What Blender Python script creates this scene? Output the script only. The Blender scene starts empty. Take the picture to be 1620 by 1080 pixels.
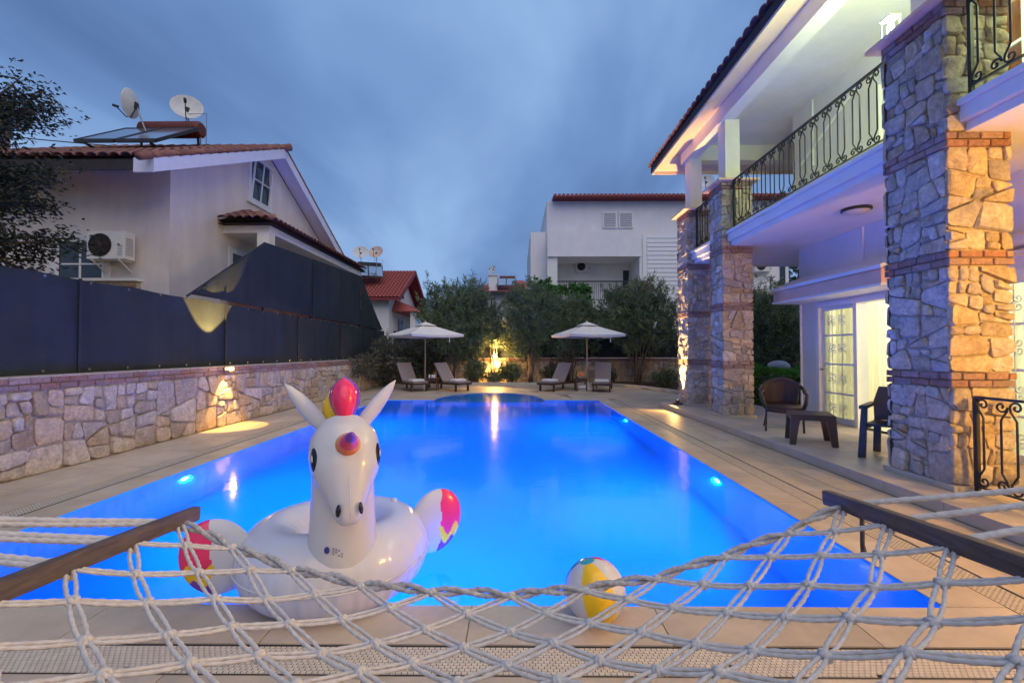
import bpy, bmesh, math, random
from mathutils import Vector, Matrix
import numpy as np
R = math.radians
PI = math.pi
rnd = random.Random(7)
sc = bpy.context.scene
C = sc.collection

# ------------------------------------------------------------------ camera, sky, sun, exposure
cam_d = bpy.data.cameras.new('camera')
cam_d.sensor_width = 36.0
cam_d.lens = 16.0
cam_d.clip_start = 0.05
cam_d.clip_end = 3000
cam = bpy.data.objects.new('camera', cam_d)
C.objects.link(cam)
cam.location = (0, 0, 1.45)
cam.rotation_euler = (R(90 + 1.19), 0, R(0.48))
sc.camera = cam

SUN_EL, SUN_AZ = R(52), R(205)          # soft dusk light from high behind the camera
wd = bpy.data.worlds.new('World')
sc.world = wd
wd.use_nodes = True
nt = wd.node_tree
nt.nodes.clear()
def wn(t, **k):
    n = nt.nodes.new(t)
    for a, b in k.items(): setattr(n, a, b)
    return n
def wl(a, b): nt.links.new(a, b)
w_out = wn('ShaderNodeOutputWorld'); w_bg = wn('ShaderNodeBackground')
w_tc = wn('ShaderNodeTexCoord'); w_sep = wn('ShaderNodeSeparateXYZ')
wl(w_tc.outputs['Generated'], w_sep.inputs[0])
w_z = wn('ShaderNodeMath', operation='MAXIMUM'); wl(w_sep.outputs['Z'], w_z.inputs[0]); w_z.inputs[1].default_value = 0.0
w_z2 = wn('ShaderNodeMath', operation='ADD'); wl(w_z.outputs[0], w_z2.inputs[0]); w_z2.inputs[1].default_value = 0.22
w_dx = wn('ShaderNodeMath', operation='DIVIDE'); wl(w_sep.outputs['X'], w_dx.inputs[0]); wl(w_z2.outputs[0], w_dx.inputs[1])
w_dy = wn('ShaderNodeMath', operation='DIVIDE'); wl(w_sep.outputs['Y'], w_dy.inputs[0]); wl(w_z2.outputs[0], w_dy.inputs[1])
w_cmb = wn('ShaderNodeCombineXYZ'); wl(w_dx.outputs[0], w_cmb.inputs[0]); wl(w_dy.outputs[0], w_cmb.inputs[1])
w_map = wn('ShaderNodeMapping'); w_map.inputs['Scale'].default_value = (1.0, 0.42, 1.0)
w_map.inputs['Rotation'].default_value = (0, 0, R(-14)); w_map.inputs['Location'].default_value = (3.2, 1.7, 0.4)
wl(w_cmb.outputs[0], w_map.inputs['Vector'])
w_no = wn('ShaderNodeTexNoise'); w_no.inputs['Scale'].default_value = 1.15; w_no.inputs['Detail'].default_value = 5
w_no.inputs['Roughness'].default_value = 0.48; w_no.inputs['Distortion'].default_value = 0.35
wl(w_map.outputs[0], w_no.inputs['Vector'])
w_cr = wn('ShaderNodeValToRGB')
w_cr.color_ramp.elements[0].position = 0.33; w_cr.color_ramp.elements[0].color = (0.10, 0.19, 0.42, 1)
w_cr.color_ramp.elements[1].position = 0.60; w_cr.color_ramp.elements[1].color = (0.31, 0.50, 0.83, 1)
e = w_cr.color_ramp.elements.new(0.46); e.color = (0.175, 0.315, 0.62, 1)
wl(w_no.outputs['Fac'], w_cr.inputs['Fac'])
w_sky = wn('ShaderNodeTexSky', sky_type='NISHITA')
w_sky.sun_disc = False; w_sky.sun_elevation = R(3.0); w_sky.sun_rotation = SUN_AZ
w_sc = wn('ShaderNodeVectorMath', operation='SCALE'); wl(w_sky.outputs['Color'], w_sc.inputs[0]); w_sc.inputs['Scale'].default_value = 0.11
w_mx = wn('ShaderNodeMix', data_type='RGBA'); w_mx.inputs['Factor'].default_value = 0.93   # the cloud deck covers most of the sky
wl(w_sc.outputs[0], w_mx.inputs[6]); wl(w_cr.outputs['Color'], w_mx.inputs[7])
wl(w_mx.outputs[2], w_bg.inputs['Color']); w_bg.inputs['Strength'].default_value = 0.93
wl(w_bg.outputs[0], w_out.inputs['Surface'])

sun_d = bpy.data.lights.new('sun', 'SUN')
sun_d.energy = 1.45; sun_d.angle = R(70); sun_d.color = (1.0, 0.85, 0.76)
sun = bpy.data.objects.new('sun', sun_d); C.objects.link(sun)
sun.rotation_euler = (R(40), 0, R(28))
sc.view_settings.view_transform = 'Standard'
sc.view_settings.look = 'None'
sc.view_settings.exposure = 0.12
sc.view_settings.gamma = 1.0
sc.view_settings.use_curve_mapping = False
sc.cycles.max_bounces = 10
sc.cycles.diffuse_bounces = 4
sc.cycles.glossy_bounces = 4
sc.cycles.transmission_bounces = 8
sc.cycles.transparent_max_bounces = 8
sc.cycles.sample_clamp_indirect = 6.0
sc.cycles.use_denoising = True

# ------------------------------------------------------------------ materials
M = {}
def mat(name, col, rough=0.7, var=0.12, scale=6.0, bump=0.0, bscale=40.0, spec=0.3, metal=0.0, rand=0.0,
        emit=None, estr=0.0, trans=0.0, alpha=1.0, col2=None, hue=0.0, aniso=None, coat=0.0, stain=None):
    m = bpy.data.materials.new(name); m.use_nodes = True
    t = m.node_tree; b = t.nodes['Principled BSDF']
    L = t.links.new
    b.inputs['Roughness'].default_value = rough
    b.inputs['Specular IOR Level'].default_value = spec
    b.inputs['Metallic'].default_value = metal
    b.inputs['Transmission Weight'].default_value = trans
    b.inputs['Alpha'].default_value = alpha
    b.inputs['Coat Weight'].default_value = coat
    tc = t.nodes.new('ShaderNodeTexCoord'); vec = tc.outputs['Object']
    if aniso:
        mp = t.nodes.new('ShaderNodeMapping'); mp.inputs['Scale'].default_value = aniso; L(vec, mp.inputs['Vector']); vec = mp.outputs[0]
    oi = t.nodes.new('ShaderNodeObjectInfo')
    if rand or hue:
        # offset the texture for each object so that alike pieces do not repeat
        ad = t.nodes.new('ShaderNodeVectorMath'); ad.operation = 'ADD'
        ml = t.nodes.new('ShaderNodeMath'); ml.operation = 'MULTIPLY'; ml.inputs[1].default_value = 37.0
        L(oi.outputs['Random'], ml.inputs[0]); L(vec, ad.inputs[0]); L(ml.outputs[0], ad.inputs[1]); vec = ad.outputs[0]
    n = t.nodes.new('ShaderNodeTexNoise'); n.inputs['Scale'].default_value = scale; n.inputs['Detail'].default_value = 6; n.inputs['Roughness'].default_value = 0.62
    L(vec, n.inputs['Vector'])
    c2 = col2 if col2 else tuple(max(0, c * (1 - var * 1.6)) for c in col)
    c1 = col if col2 else tuple(min(1, c * (1 + var)) for c in col)
    cr = t.nodes.new('ShaderNodeValToRGB')
    cr.color_ramp.elements[0].position = 0.32; cr.color_ramp.elements[0].color = (*c2, 1)
    cr.color_ramp.elements[1].position = 0.68; cr.color_ramp.elements[1].color = (*c1, 1)
    L(n.outputs['Fac'], cr.inputs['Fac'])
    out = cr.outputs['Color']
    if rand or hue:
        hs = t.nodes.new('ShaderNodeHueSaturation')
        mr = t.nodes.new('ShaderNodeMapRange'); mr.inputs['To Min'].default_value = 1 - rand; mr.inputs['To Max'].default_value = 1 + rand
        L(oi.outputs['Random'], mr.inputs['Value']); L(mr.outputs[0], hs.inputs['Value'])
        if hue:
            m2 = t.nodes.new('ShaderNodeMath'); m2.operation = 'MULTIPLY'; m2.inputs[1].default_value = 7.31; L(oi.outputs['Random'], m2.inputs[0])
            fr = t.nodes.new('ShaderNodeMath'); fr.operation = 'FRACT'; L(m2.outputs[0], fr.inputs[0])
            m3 = t.nodes.new('ShaderNodeMapRange'); m3.inputs['To Min'].default_value = 0.6; m3.inputs['To Max'].default_value = 1 + hue; L(fr.outputs[0], m3.inputs['Value'])
            L(m3.outputs[0], hs.inputs['Saturation'])
        L(out, hs.inputs['Color']); out = hs.outputs['Color']
    if stain:
        ge = t.nodes.new('ShaderNodeNewGeometry'); mp2 = t.nodes.new('ShaderNodeMapping'); mp2.inputs['Scale'].default_value = stain[0]; L(ge.outputs['Position'], mp2.inputs['Vector'])
        sn = t.nodes.new('ShaderNodeTexNoise'); sn.inputs['Scale'].default_value = 1.0; sn.inputs['Detail'].default_value = 7; sn.inputs['Roughness'].default_value = 0.66; L(mp2.outputs[0], sn.inputs['Vector'])
        s2 = t.nodes.new('ShaderNodeMapRange'); s2.inputs['From Min'].default_value = 0.36; s2.inputs['From Max'].default_value = 0.64; s2.inputs['To Min'].default_value = 1 - stain[1]; s2.inputs['To Max'].default_value = 1.0
        L(sn.outputs['Fac'], s2.inputs['Value'])
        vm = t.nodes.new('ShaderNodeVectorMath'); vm.operation = 'SCALE'; L(out, vm.inputs[0]); L(s2.outputs[0], vm.inputs['Scale']); out = vm.outputs[0]
    L(out, b.inputs['Base Color'])
    if bump:
        n2 = t.nodes.new('ShaderNodeTexNoise'); n2.inputs['Scale'].default_value = bscale; n2.inputs['Detail'].default_value = 8; n2.inputs['Roughness'].default_value = 0.7
        L(vec, n2.inputs['Vector'])
        bp = t.nodes.new('ShaderNodeBump'); bp.inputs['Strength'].default_value = bump; bp.inputs['Distance'].default_value = 0.02
        L(n2.outputs['Fac'], bp.inputs['Height']); L(bp.outputs[0], b.inputs['Normal'])
    if emit:
        b.inputs['Emission Color'].default_value = (*emit, 1); b.inputs['Emission Strength'].default_value = estr
    M[name] = m
    return m

mat('stone', (0.70, 0.565, 0.41), 0.85, col2=(0.45, 0.35, 0.24), scale=9, bump=1.0, bscale=22, rand=0.24, hue=0.35, stain=((26, 26, 26), 0.36))
mat('column_stone', (0.70, 0.58, 0.43), 0.85, col2=(0.42, 0.335, 0.24), scale=8, bump=1.0, bscale=20, rand=0.24, hue=0.45, stain=((24, 24, 24), 0.36))
mat('mortar', (0.50, 0.415, 0.32), 0.95, var=0.2, scale=14, bump=0.6, bscale=60)
mat('brick', (0.42, 0.22, 0.15), 0.85, col2=(0.27, 0.15, 0.115), scale=22, stain=((30, 30, 30), 0.35), bump=0.4, bscale=50, rand=0.18, hue=0.1)
mat('travertine', (0.56, 0.465, 0.36), 0.5, col2=(0.45, 0.365, 0.275), scale=3.0, bump=0.05, bscale=70, spec=0.35, rand=0.10, stain=((1.3, 1.3, 1.3), 0.22))
mat('joint', (0.25, 0.2, 0.15), 0.95)
mat('terrace_tile', (0.56, 0.5, 0.42), 0.42, col2=(0.48, 0.42, 0.35), scale=2.4, bump=0.03, bscale=60, spec=0.4, rand=0.06, stain=((1.5, 1.5, 1.5), 0.15))
mat('grate', (0.60, 0.52, 0.42), 0.6, var=0.1, scale=20)
mat('grate_dark', (0.03, 0.03, 0.03), 0.9)
mat('pool_tile', (0.02, 0.46, 0.92), 0.4, var=0.04, scale=8)
mat('white_plaster', (0.80, 0.775, 0.77), 0.85, var=0.03, scale=2.2, bump=0.08, bscale=70, stain=((1.2, 1.2, 0.3), 0.06))
mat('cream_plaster', (0.79, 0.71, 0.69), 0.88, var=0.04, scale=1.6, bump=0.1, bscale=60, stain=((1.5, 1.5, 0.25), 0.15))
mat('villa_plaster', (0.80, 0.76, 0.69), 0.8, var=0.025, scale=2.0, bump=0.06, bscale=70, stain=((1.2, 1.2, 0.4), 0.09))
mat('peach_plaster', (0.80, 0.50, 0.35), 0.85, var=0.05, scale=3, bump=0.08, bscale=60)
mat('amber_lit_board', (0.80, 0.60, 0.46), 0.8, var=0.03)  # villa eaves boards: salmon cast of amber lamplight painted into the colour
mat('white_paint', (0.80, 0.79, 0.77), 0.45, var=0.02)
mat('lilac_board', (0.70, 0.72, 0.82), 0.6, var=0.03)
mat('soffit_dark', (0.04, 0.035, 0.035), 0.8)
mat('siding', (0.72, 0.73, 0.75), 0.6, var=0.03)
mat('roof_tile', (0.30, 0.135, 0.10), 0.8, col2=(0.18, 0.085, 0.068), scale=7, bump=0.25, bscale=50, rand=0.22)
mat('roof_red', (0.42, 0.10, 0.08), 0.75, col2=(0.30, 0.075, 0.06), scale=9, rand=0.12)
mat('barge_red', (0.22, 0.035, 0.04), 0.6)
mat('screen', (0.028, 0.037, 0.040), 0.75, var=0.12, scale=1.5, bump=0.5, bscale=3.0, spec=0.2, stain=((0.5, 2.2, 0.35), 0.3))
mat('screen_post', (0.03, 0.035, 0.045), 0.5, metal=0.4)
mat('grommet', (0.6, 0.6, 0.6), 0.3, metal=1.0)
mat('iron', (0.016, 0.016, 0.018), 0.45, var=0.2, scale=30, bump=0.15, bscale=90, spec=0.5)
mat('white_iron', (0.72, 0.71, 0.68), 0.5)
mat('glass', (0.7, 0.8, 0.82), 0.05, var=0.0, trans=1.0, spec=0.5)
mat('dark_glass', (0.03, 0.04, 0.05), 0.08, spec=0.6)
mat('curtain', (0.80, 0.76, 0.62), 0.9, var=0.05, scale=3)
m_ = M['curtain']; t_ = m_.node_tree; o_ = t_.nodes['Material Output']; tr_ = t_.nodes.new('ShaderNodeBsdfTranslucent'); tr_.inputs['Color'].default_value = (0.8, 0.76, 0.62, 1)
mx_ = t_.nodes.new('ShaderNodeMixShader'); mx_.inputs[0].default_value = 0.55; t_.links.new(t_.nodes['Principled BSDF'].outputs[0], mx_.inputs[1]); t_.links.new(tr_.outputs[0], mx_.inputs[2]); t_.links.new(mx_.outputs[0], o_.inputs['Surface'])
mat('orange_curtain', (0.60, 0.22, 0.07), 0.9, var=0.08)
mat('room_wall', (0.72, 0.66, 0.52), 0.9)
mat('sofa', (0.78, 0.74, 0.66), 0.9)
mat('dark_wood', (0.10, 0.058, 0.036), 0.55, col2=(0.06, 0.034, 0.022), scale=10, aniso=(1, 8, 8), bump=0.15, bscale=40)
mat('bar_wood', (0.135, 0.105, 0.095), 0.6, col2=(0.055, 0.043, 0.041), scale=9, aniso=(9, 1.2, 9), bump=0.3, bscale=30)
mat('pole_wood', (0.42, 0.31, 0.21), 0.6, scale=10, aniso=(8, 8, 1))
mat('cushion', (0.29, 0.235, 0.215), 0.9, var=0.08, scale=14, bump=0.15, bscale=90)
mat('towel', (0.80, 0.80, 0.80), 0.95, var=0.03, bump=0.3, bscale=120)
mat('canvas', (0.72, 0.68, 0.62), 0.9, var=0.04, scale=3, bump=0.05, bscale=60)
mat('resin_brown', (0.07, 0.038, 0.024), 0.42, var=0.08, spec=0.4)
mat('resin_grey', (0.032, 0.034, 0.04), 0.45, var=0.08, spec=0.4)
mat("rope", (0.56, 0.535, 0.515), 0.92, var=0.1, scale=60, bump=0.35, bscale=260)
mat('rope_edge', (0.56, 0.53, 0.50), 0.92, col2=(0.27, 0.255, 0.25), scale=70, bump=0.35, bscale=260)
mat('vinyl_white', (0.74, 0.72, 0.70), 0.18, var=0.012, scale=3, spec=0.5)
m_ = M['vinyl_white']; t_ = m_.node_tree; o_ = t_.nodes['Material Output']; tr_ = t_.nodes.new('ShaderNodeBsdfTranslucent'); tr_.inputs['Color'].default_value = (0.7, 0.68, 0.67, 1)
mx_ = t_.nodes.new('ShaderNodeMixShader'); mx_.inputs[0].default_value = 0.25; t_.links.new(t_.nodes['Principled BSDF'].outputs[0], mx_.inputs[1]); t_.links.new(tr_.outputs[0], mx_.inputs[2]); t_.links.new(mx_.outputs[0], o_.inputs['Surface'])
mat('vinyl_pink', (0.80, 0.035, 0.13), 0.2, var=0.08, spec=0.5)
mat('vinyl_purple', (0.20, 0.045, 0.42), 0.2, var=0.05, spec=0.5)
mat('vinyl_yellow', (0.85, 0.50, 0.01), 0.2, var=0.05, spec=0.5)
mat('vinyl_orange', (0.85, 0.16, 0.03), 0.2, var=0.05, spec=0.5)
mat('vinyl_black', (0.01, 0.008, 0.015), 0.15, spec=0.5)
mat('vinyl_teal', (0.02, 0.32, 0.42), 0.2, spec=0.5)
mat('vinyl_red', (0.75, 0.04, 0.04), 0.2, spec=0.5)
mat('print_grey', (0.22, 0.22, 0.30), 0.4)
mat('print_blue', (0.05, 0.05, 0.22), 0.4)
mat('bark', (0.16, 0.125, 0.10), 0.9, var=0.25, scale=14, bump=0.5, bscale=30)
mat('soil', (0.07, 0.05, 0.035), 1.0, var=0.3, scale=8, bump=0.6, bscale=20)
mat('leaf_oleander', (0.14, 0.19, 0.10), 0.6, var=0.35, scale=1.3)
mat('leaf_dark', (0.08, 0.10, 0.065), 0.6, var=0.35, scale=1.6)
mat('leaf_tree', (0.03, 0.038, 0.028), 0.65, var=0.3, scale=2)
mat('leaf_hedge_lamplit', (0.15, 0.38, 0.04), 0.55, var=0.35, scale=4)  # green raised to carry lamplight falling on the hedge
mat('leaf_vine', (0.06, 0.19, 0.04), 0.6, var=0.3, scale=3)
mat('leaf_dry', (0.11, 0.095, 0.06), 0.75, var=0.35, scale=3)
mat('flower', (0.55, 0.10, 0.08), 0.7)
mat('ground', (0.10, 0.105, 0.05), 1.0, var=0.3, scale=0.6, bump=0.5, bscale=6)
mat('hill', (0.06, 0.075, 0.07), 1.0, var=0.25, scale=0.02)
mat('ac_white', (0.74, 0.73, 0.70), 0.5, var=0.04)
mat('ac_dark', (0.03, 0.03, 0.03), 0.6)
mat('metal_grey', (0.32, 0.33, 0.35), 0.45, metal=0.6)
mat('metal_dark', (0.05, 0.05, 0.055), 0.5, metal=0.4)
mat('dish', (0.62, 0.62, 0.60), 0.55, var=0.06, scale=3)
mat('dish_rust', (0.55, 0.28, 0.16), 0.6, col2=(0.6, 0.58, 0.55), scale=2.5)
mat('panel_glass', (0.55, 0.58, 0.62), 0.12, metal=0.85, var=0.03)
mat('tank_red', (0.13, 0.032, 0.026), 0.5, var=0.15)
mat('tank_white', (0.55, 0.55, 0.56), 0.4, var=0.05)
mat('fixture', (0.10, 0.075, 0.06), 0.5, metal=0.3)
mat('lamp_amber', (1, 0.7, 0.3), 0.5, emit=(1.0, 0.55, 0.16), estr=7.0)
mat('lamp_uplight', (1, 0.7, 0.3), 0.5, emit=(1.0, 0.62, 0.20), estr=9.0)
mat('lamp_green', (0.9, 1, 0.85), 0.5, emit=(0.86, 1.0, 0.74), estr=9.0)
mat('lamp_pool', (0.8, 0.9, 1), 0.4, emit=(0.30, 0.85, 1.0), estr=22.0)
mat('lamp_off', (0.55, 0.52, 0.48), 0.35)
mat('orange_fruit', (0.85, 0.26, 0.08), 0.5, var=0.1, scale=12)
mat('bottle_green', (0.05, 0.10, 0.05), 0.1, spec=0.6)
mat('tarp_blue', (0.05, 0.16, 0.38), 0.5, var=0.1)
mat('pale_cover', (0.28, 0.33, 0.45), 0.6, var=0.08)
mat('kerb_stone', (0.52, 0.47, 0.41), 0.8, var=0.08, bump=0.1, bscale=40)

# weave for the wicker chair: crossing wave bands give the strands their relief and colour
def wicker():
    m = bpy.data.materials.new('wicker'); m.use_nodes = True; t = m.node_tree; b = t.nodes['Principled BSDF']; L = t.links.new
    tc = t.nodes.new('ShaderNodeTexCoord')
    ws = []
    for d in ('X', 'Z'):
        w = t.nodes.new('ShaderNodeTexWave'); w.bands_direction = d; w.inputs['Scale'].default_value = 16; w.inputs['Distortion'].default_value = 1.2
        L(tc.outputs['Object'], w.inputs['Vector']); ws.append(w)
    mm = t.nodes.new('ShaderNodeMath'); mm.operation = 'MULTIPLY'; L(ws[0].outputs['Fac'], mm.inputs[0]); L(ws[1].outputs['Fac'], mm.inputs[1])
    cr = t.nodes.new('ShaderNodeValToRGB'); cr.color_ramp.elements[0].color = (0.022, 0.014, 0.012, 1); cr.color_ramp.elements[1].color = (0.10, 0.058, 0.046, 1)
    L(mm.outputs[0], cr.inputs['Fac']); L(cr.outputs[0], b.inputs['Base Color'])
    bp = t.nodes.new('ShaderNodeBump'); bp.inputs['Strength'].default_value = 0.8; bp.inputs['Distance'].default_value = 0.01
    L(mm.outputs[0], bp.inputs['Height']); L(bp.outputs[0], b.inputs['Normal']); b.inputs['Roughness'].default_value = 0.5
    M['wicker'] = m
wicker()

def water():
    m = bpy.data.materials.new('water'); m.use_nodes = True; t = m.node_tree; b = t.nodes['Principled BSDF']; L = t.links.new
    b.inputs['Base Color'].default_value = (0.35, 0.88, 1.0, 1); b.inputs['Roughness'].default_value = 0.09; b.inputs['Specular IOR Level'].default_value = 0.14
    b.inputs['IOR'].default_value = 1.33; b.inputs['Transmission Weight'].default_value = 1.0
    tc = t.nodes.new('ShaderNodeTexCoord')
    n = t.nodes.new('ShaderNodeTexNoise'); n.inputs['Scale'].default_value = 2.2; n.inputs['Detail'].default_value = 3
    n2 = t.nodes.new('ShaderNodeTexNoise'); n2.inputs['Scale'].default_value = 9.0; n2.inputs['Detail'].default_value = 2
    L(tc.outputs['Object'], n.inputs['Vector']); L(tc.outputs['Object'], n2.inputs['Vector'])
    ad = t.nodes.new('ShaderNodeMath'); ad.operation = 'MULTIPLY_ADD'; ad.inputs[1].default_value = 0.22
    L(n2.outputs['Fac'], ad.inputs[0]); L(n.outputs['Fac'], ad.inputs[2])
    bp = t.nodes.new('ShaderNodeBump'); bp.inputs['Strength'].default_value = 0.12; bp.inputs['Distance'].default_value = 0.03
    vo = t.nodes.new('ShaderNodeVolumeScatter'); vo.inputs['Color'].default_value = (0.04, 0.70, 1.0, 1); vo.inputs['Density'].default_value = 0.22; vo.inputs['Anisotropy'].default_value = 0.3
    L(vo.outputs[0], t.nodes['Material Output'].inputs['Volume'])
    L(ad.outputs[0], bp.inputs['Height']); L(bp.outputs[0], b.inputs['Normal'])
    M['water'] = m
water()

# ------------------------------------------------------------------ mesh helpers
OFF = {}
class MB:
    def __init__(s): s.v = []; s.f = []
    def add(s, vs, fs):
        o = len(s.v); s.v += [tuple(p) for p in vs]; s.f += [tuple(i + o for i in f) for f in fs]; return s
    def box(s, x0, x1, y0, y1, z0, z1):
        return s.add([(x0,y0,z0),(x1,y0,z0),(x1,y1,z0),(x0,y1,z0),(x0,y0,z1),(x1,y0,z1),(x1,y1,z1),(x0,y1,z1)],
                     [(0,3,2,1),(4,5,6,7),(0,1,5,4),(1,2,6,5),(2,3,7,6),(3,0,4,7)])
    def beam(s, a, b, w, h, up=(0,0,1)):
        a = Vector(a); b = Vector(b); d = (b - a).normalized(); u = Vector(up)
        if abs(d.dot(u)) > 0.98: u = Vector((0,1,0))
        sd = d.cross(u).normalized(); u = sd.cross(d).normalized()
        vs = []
        for p in (a, b):
            for i, j in ((-1,-1),(1,-1),(1,1),(-1,1)): vs.append(p + sd * (i * w / 2) + u * (j * h / 2))
        return s.add(vs, [(0,1,2,3),(4,7,6,5),(0,4,5,1),(1,5,6,2),(2,6,7,3),(3,7,4,0)])
    def tube(s, pts, r, n=8, cap=True, closed=False, rope=0, pitch=0.03):
        pts = [Vector(p) for p in pts]; N = len(pts)
        rs = r if isinstance(r, (list, tuple)) else [r] * N
        d0 = (pts[1] - pts[0]).normalized(); u = Vector((0,0,1)) if abs(d0.z) < 0.9 else Vector((1,0,0))
        vs = []; acc = 0
        for i, p in enumerate(pts):
            d = (pts[min(i+1, N-1)] - pts[max(i-1, 0)]).normalized() if not closed else (pts[(i+1) % N] - pts[i-1]).normalized()
            u = (u - d * u.dot(d)).normalized(); w = d.cross(u)
            if i: acc += (p - pts[i-1]).length
            for k in range(n):
                a = 2 * PI * k / n; rr = rs[i]
                if rope: rr *= 1 + 0.17 * math.cos(3 * a - 2 * PI * acc / pitch * 1.0)
                vs.append(p + (u * math.cos(a) + w * math.sin(a)) * rr)
        fs = []
        for i in range(N if closed else N - 1):
            for k in range(n):
                fs.append((i*n+k, i*n+(k+1) % n, ((i+1) % N)*n+(k+1) % n, ((i+1) % N)*n+k))
        if cap and not closed:
            fs.append(tuple(range(n-1, -1, -1))); fs.append(tuple((N-1)*n+k for k in range(n)))
        return s.add(vs, fs)
    def lathe(s, prof, c=(0,0,0), n=24, M4=None, cap=False):
        vs = []; c = Vector(c)
        for r, z in prof:
            for k in range(n):
                a = 2 * PI * k / n; p = Vector((r * math.cos(a), r * math.sin(a), z))
                if M4: p = M4 @ p
                vs.append(p + c)
        fs = []
        for i in range(len(prof) - 1):
            for k in range(n): fs.append((i*n+k, i*n+(k+1) % n, (i+1)*n+(k+1) % n, (i+1)*n+k))
        if cap: fs.append(tuple(range(n-1, -1, -1))); fs.append(tuple((len(prof)-1)*n+k for k in range(n)))
        return s.add(vs, fs)
    def prism(s, poly, z0, z1, f=lambda a, b, c: (a, b, c)):
        n = len(poly)
        vs = [f(x, y, z0) for x, y in poly] + [f(x, y, z1) for x, y in poly]
        return s.add(vs, [tuple(range(n-1, -1, -1)), tuple(range(n, 2*n))] + [(i, (i+1) % n, n+(i+1) % n, n+i) for i in range(n)])
    def sphere(s, c, r, n=16, m=10, sc=(1,1,1)):
        c = Vector(c); vs = [(c.x, c.y, c.z - r*sc[2])]
        for j in range(1, m):
            p = PI * j / m - PI / 2
            for k in range(n):
                a = 2 * PI * k / n; vs.append((c.x + r*sc[0]*math.cos(p)*math.cos(a), c.y + r*sc[1]*math.cos(p)*math.sin(a), c.z + r*sc[2]*math.sin(p)))
        vs.append((c.x, c.y, c.z + r*sc[2])); fs = []
        for k in range(n): fs.append((0, 1+(k+1) % n, 1+k)); fs.append((len(vs)-1, 1+(m-2)*n+k, 1+(m-2)*n+(k+1) % n))
        for j in range(m-2):
            for k in range(n): fs.append((1+j*n+k, 1+j*n+(k+1) % n, 1+(j+1)*n+(k+1) % n, 1+(j+1)*n+k))
        return s.add(vs, fs)
    def mesh(s, name, material, smooth=False, bevel=0, off=(0,0,0), recalc=True):
        me = bpy.data.meshes.new(name)
        if off != (0,0,0):
            ox, oy, oz = off; vs = [(p[0]-ox, p[1]-oy, p[2]-oz) for p in s.v]
        else: vs = s.v
        me.from_pydata(vs, [], s.f)
        if bevel or recalc:
            bm = bmesh.new(); bm.from_mesh(me)
            if recalc: bmesh.ops.recalc_face_normals(bm, faces=bm.faces)
            if bevel:
                ed = [e for e in bm.edges if len(e.link_faces) == 2 and e.calc_face_angle(0) > 0.5]
                bmesh.ops.bevel(bm, geom=ed, offset=bevel, segments=2, profile=0.7, affect='EDGES', clamp_overlap=True)
            bm.to_mesh(me); bm.free()
        if smooth:
            me.polygons.foreach_set('use_smooth', [True] * len(me.polygons))
            if smooth == 'auto':
                me.set_sharp_from_angle(angle=R(38))
        me.materials.append(M[material] if isinstance(material, str) else material)
        me.update()
        return me
    def build(s, name, material, parent=None, smooth=False, bevel=0, recalc=True, label=None, kind=None):
        off = tuple(OFF.get(parent.name, (0,0,0))) if parent else (0,0,0)
        o = bpy.data.objects.new(name, s.mesh(name, material, smooth, bevel, off, recalc)); C.objects.link(o)
        if parent: o.parent = parent; OFF[o.name] = off
        if label: o['label'] = label
        if kind: o['kind'] = kind
        return o

def inst(name, me, parent, loc=(0,0,0), rz=0.0, mtx=None):
    """a piece that shares mesh data; loc is a world position"""
    o = bpy.data.objects.new(name, me); C.objects.link(o)
    off = Vector(OFF.get(parent.name, (0,0,0))) if parent else Vector((0,0,0))
    if mtx is not None:
        m = mtx.copy(); m.translation = m.translation - off; o.matrix_local = m
    else:
        o.location = Vector(loc) - off; o.rotation_euler = (0, 0, rz)
    if parent: o.parent = parent
    return o
def thing(name, label, cat, loc=(0,0,0), group=None):
    o = bpy.data.objects.new(name, None); C.objects.link(o); o.location = loc; o.empty_display_size = 0.1
    OFF[o.name] = tuple(loc); o['label'] = label; o['category'] = cat
    if group: o['group'] = group
    return o
def tag(o, label, cat, group=None):
    o['label'] = label; o['category'] = cat
    if group: o['group'] = group
    return o
def struct(o): o['kind'] = 'structure'; return o
def copy_tree(o, parent=None):
    c = o.copy(); C.objects.link(c)
    if parent: c.parent = parent
    for ch in list(o.children): copy_tree(ch, c)
    return c
def B(x0, x1, y0, y1, z0, z1): return MB().box(x0, x1, y0, y1, z0, z1)
def light(name, typ, loc, energy, color, parent=None, radius=0.05, rot=None, spot=None, blend=0.3, size=None):
    d = bpy.data.lights.new(name, typ); d.energy = energy; d.color = color
    if typ in ('POINT', 'SPOT'): d.shadow_soft_size = radius
    if typ == 'SPOT': d.spot_size = spot; d.spot_blend = blend
    if typ == 'AREA': d.shape = 'DISK'; d.size = size
    o = bpy.data.objects.new(name, d); C.objects.link(o)
    off = Vector(OFF.get(parent.name, (0,0,0))) if parent else Vector((0,0,0))
    o.location = Vector(loc) - off
    if rot: o.rotation_euler = rot
    if parent: o.parent = parent
    return o

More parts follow.
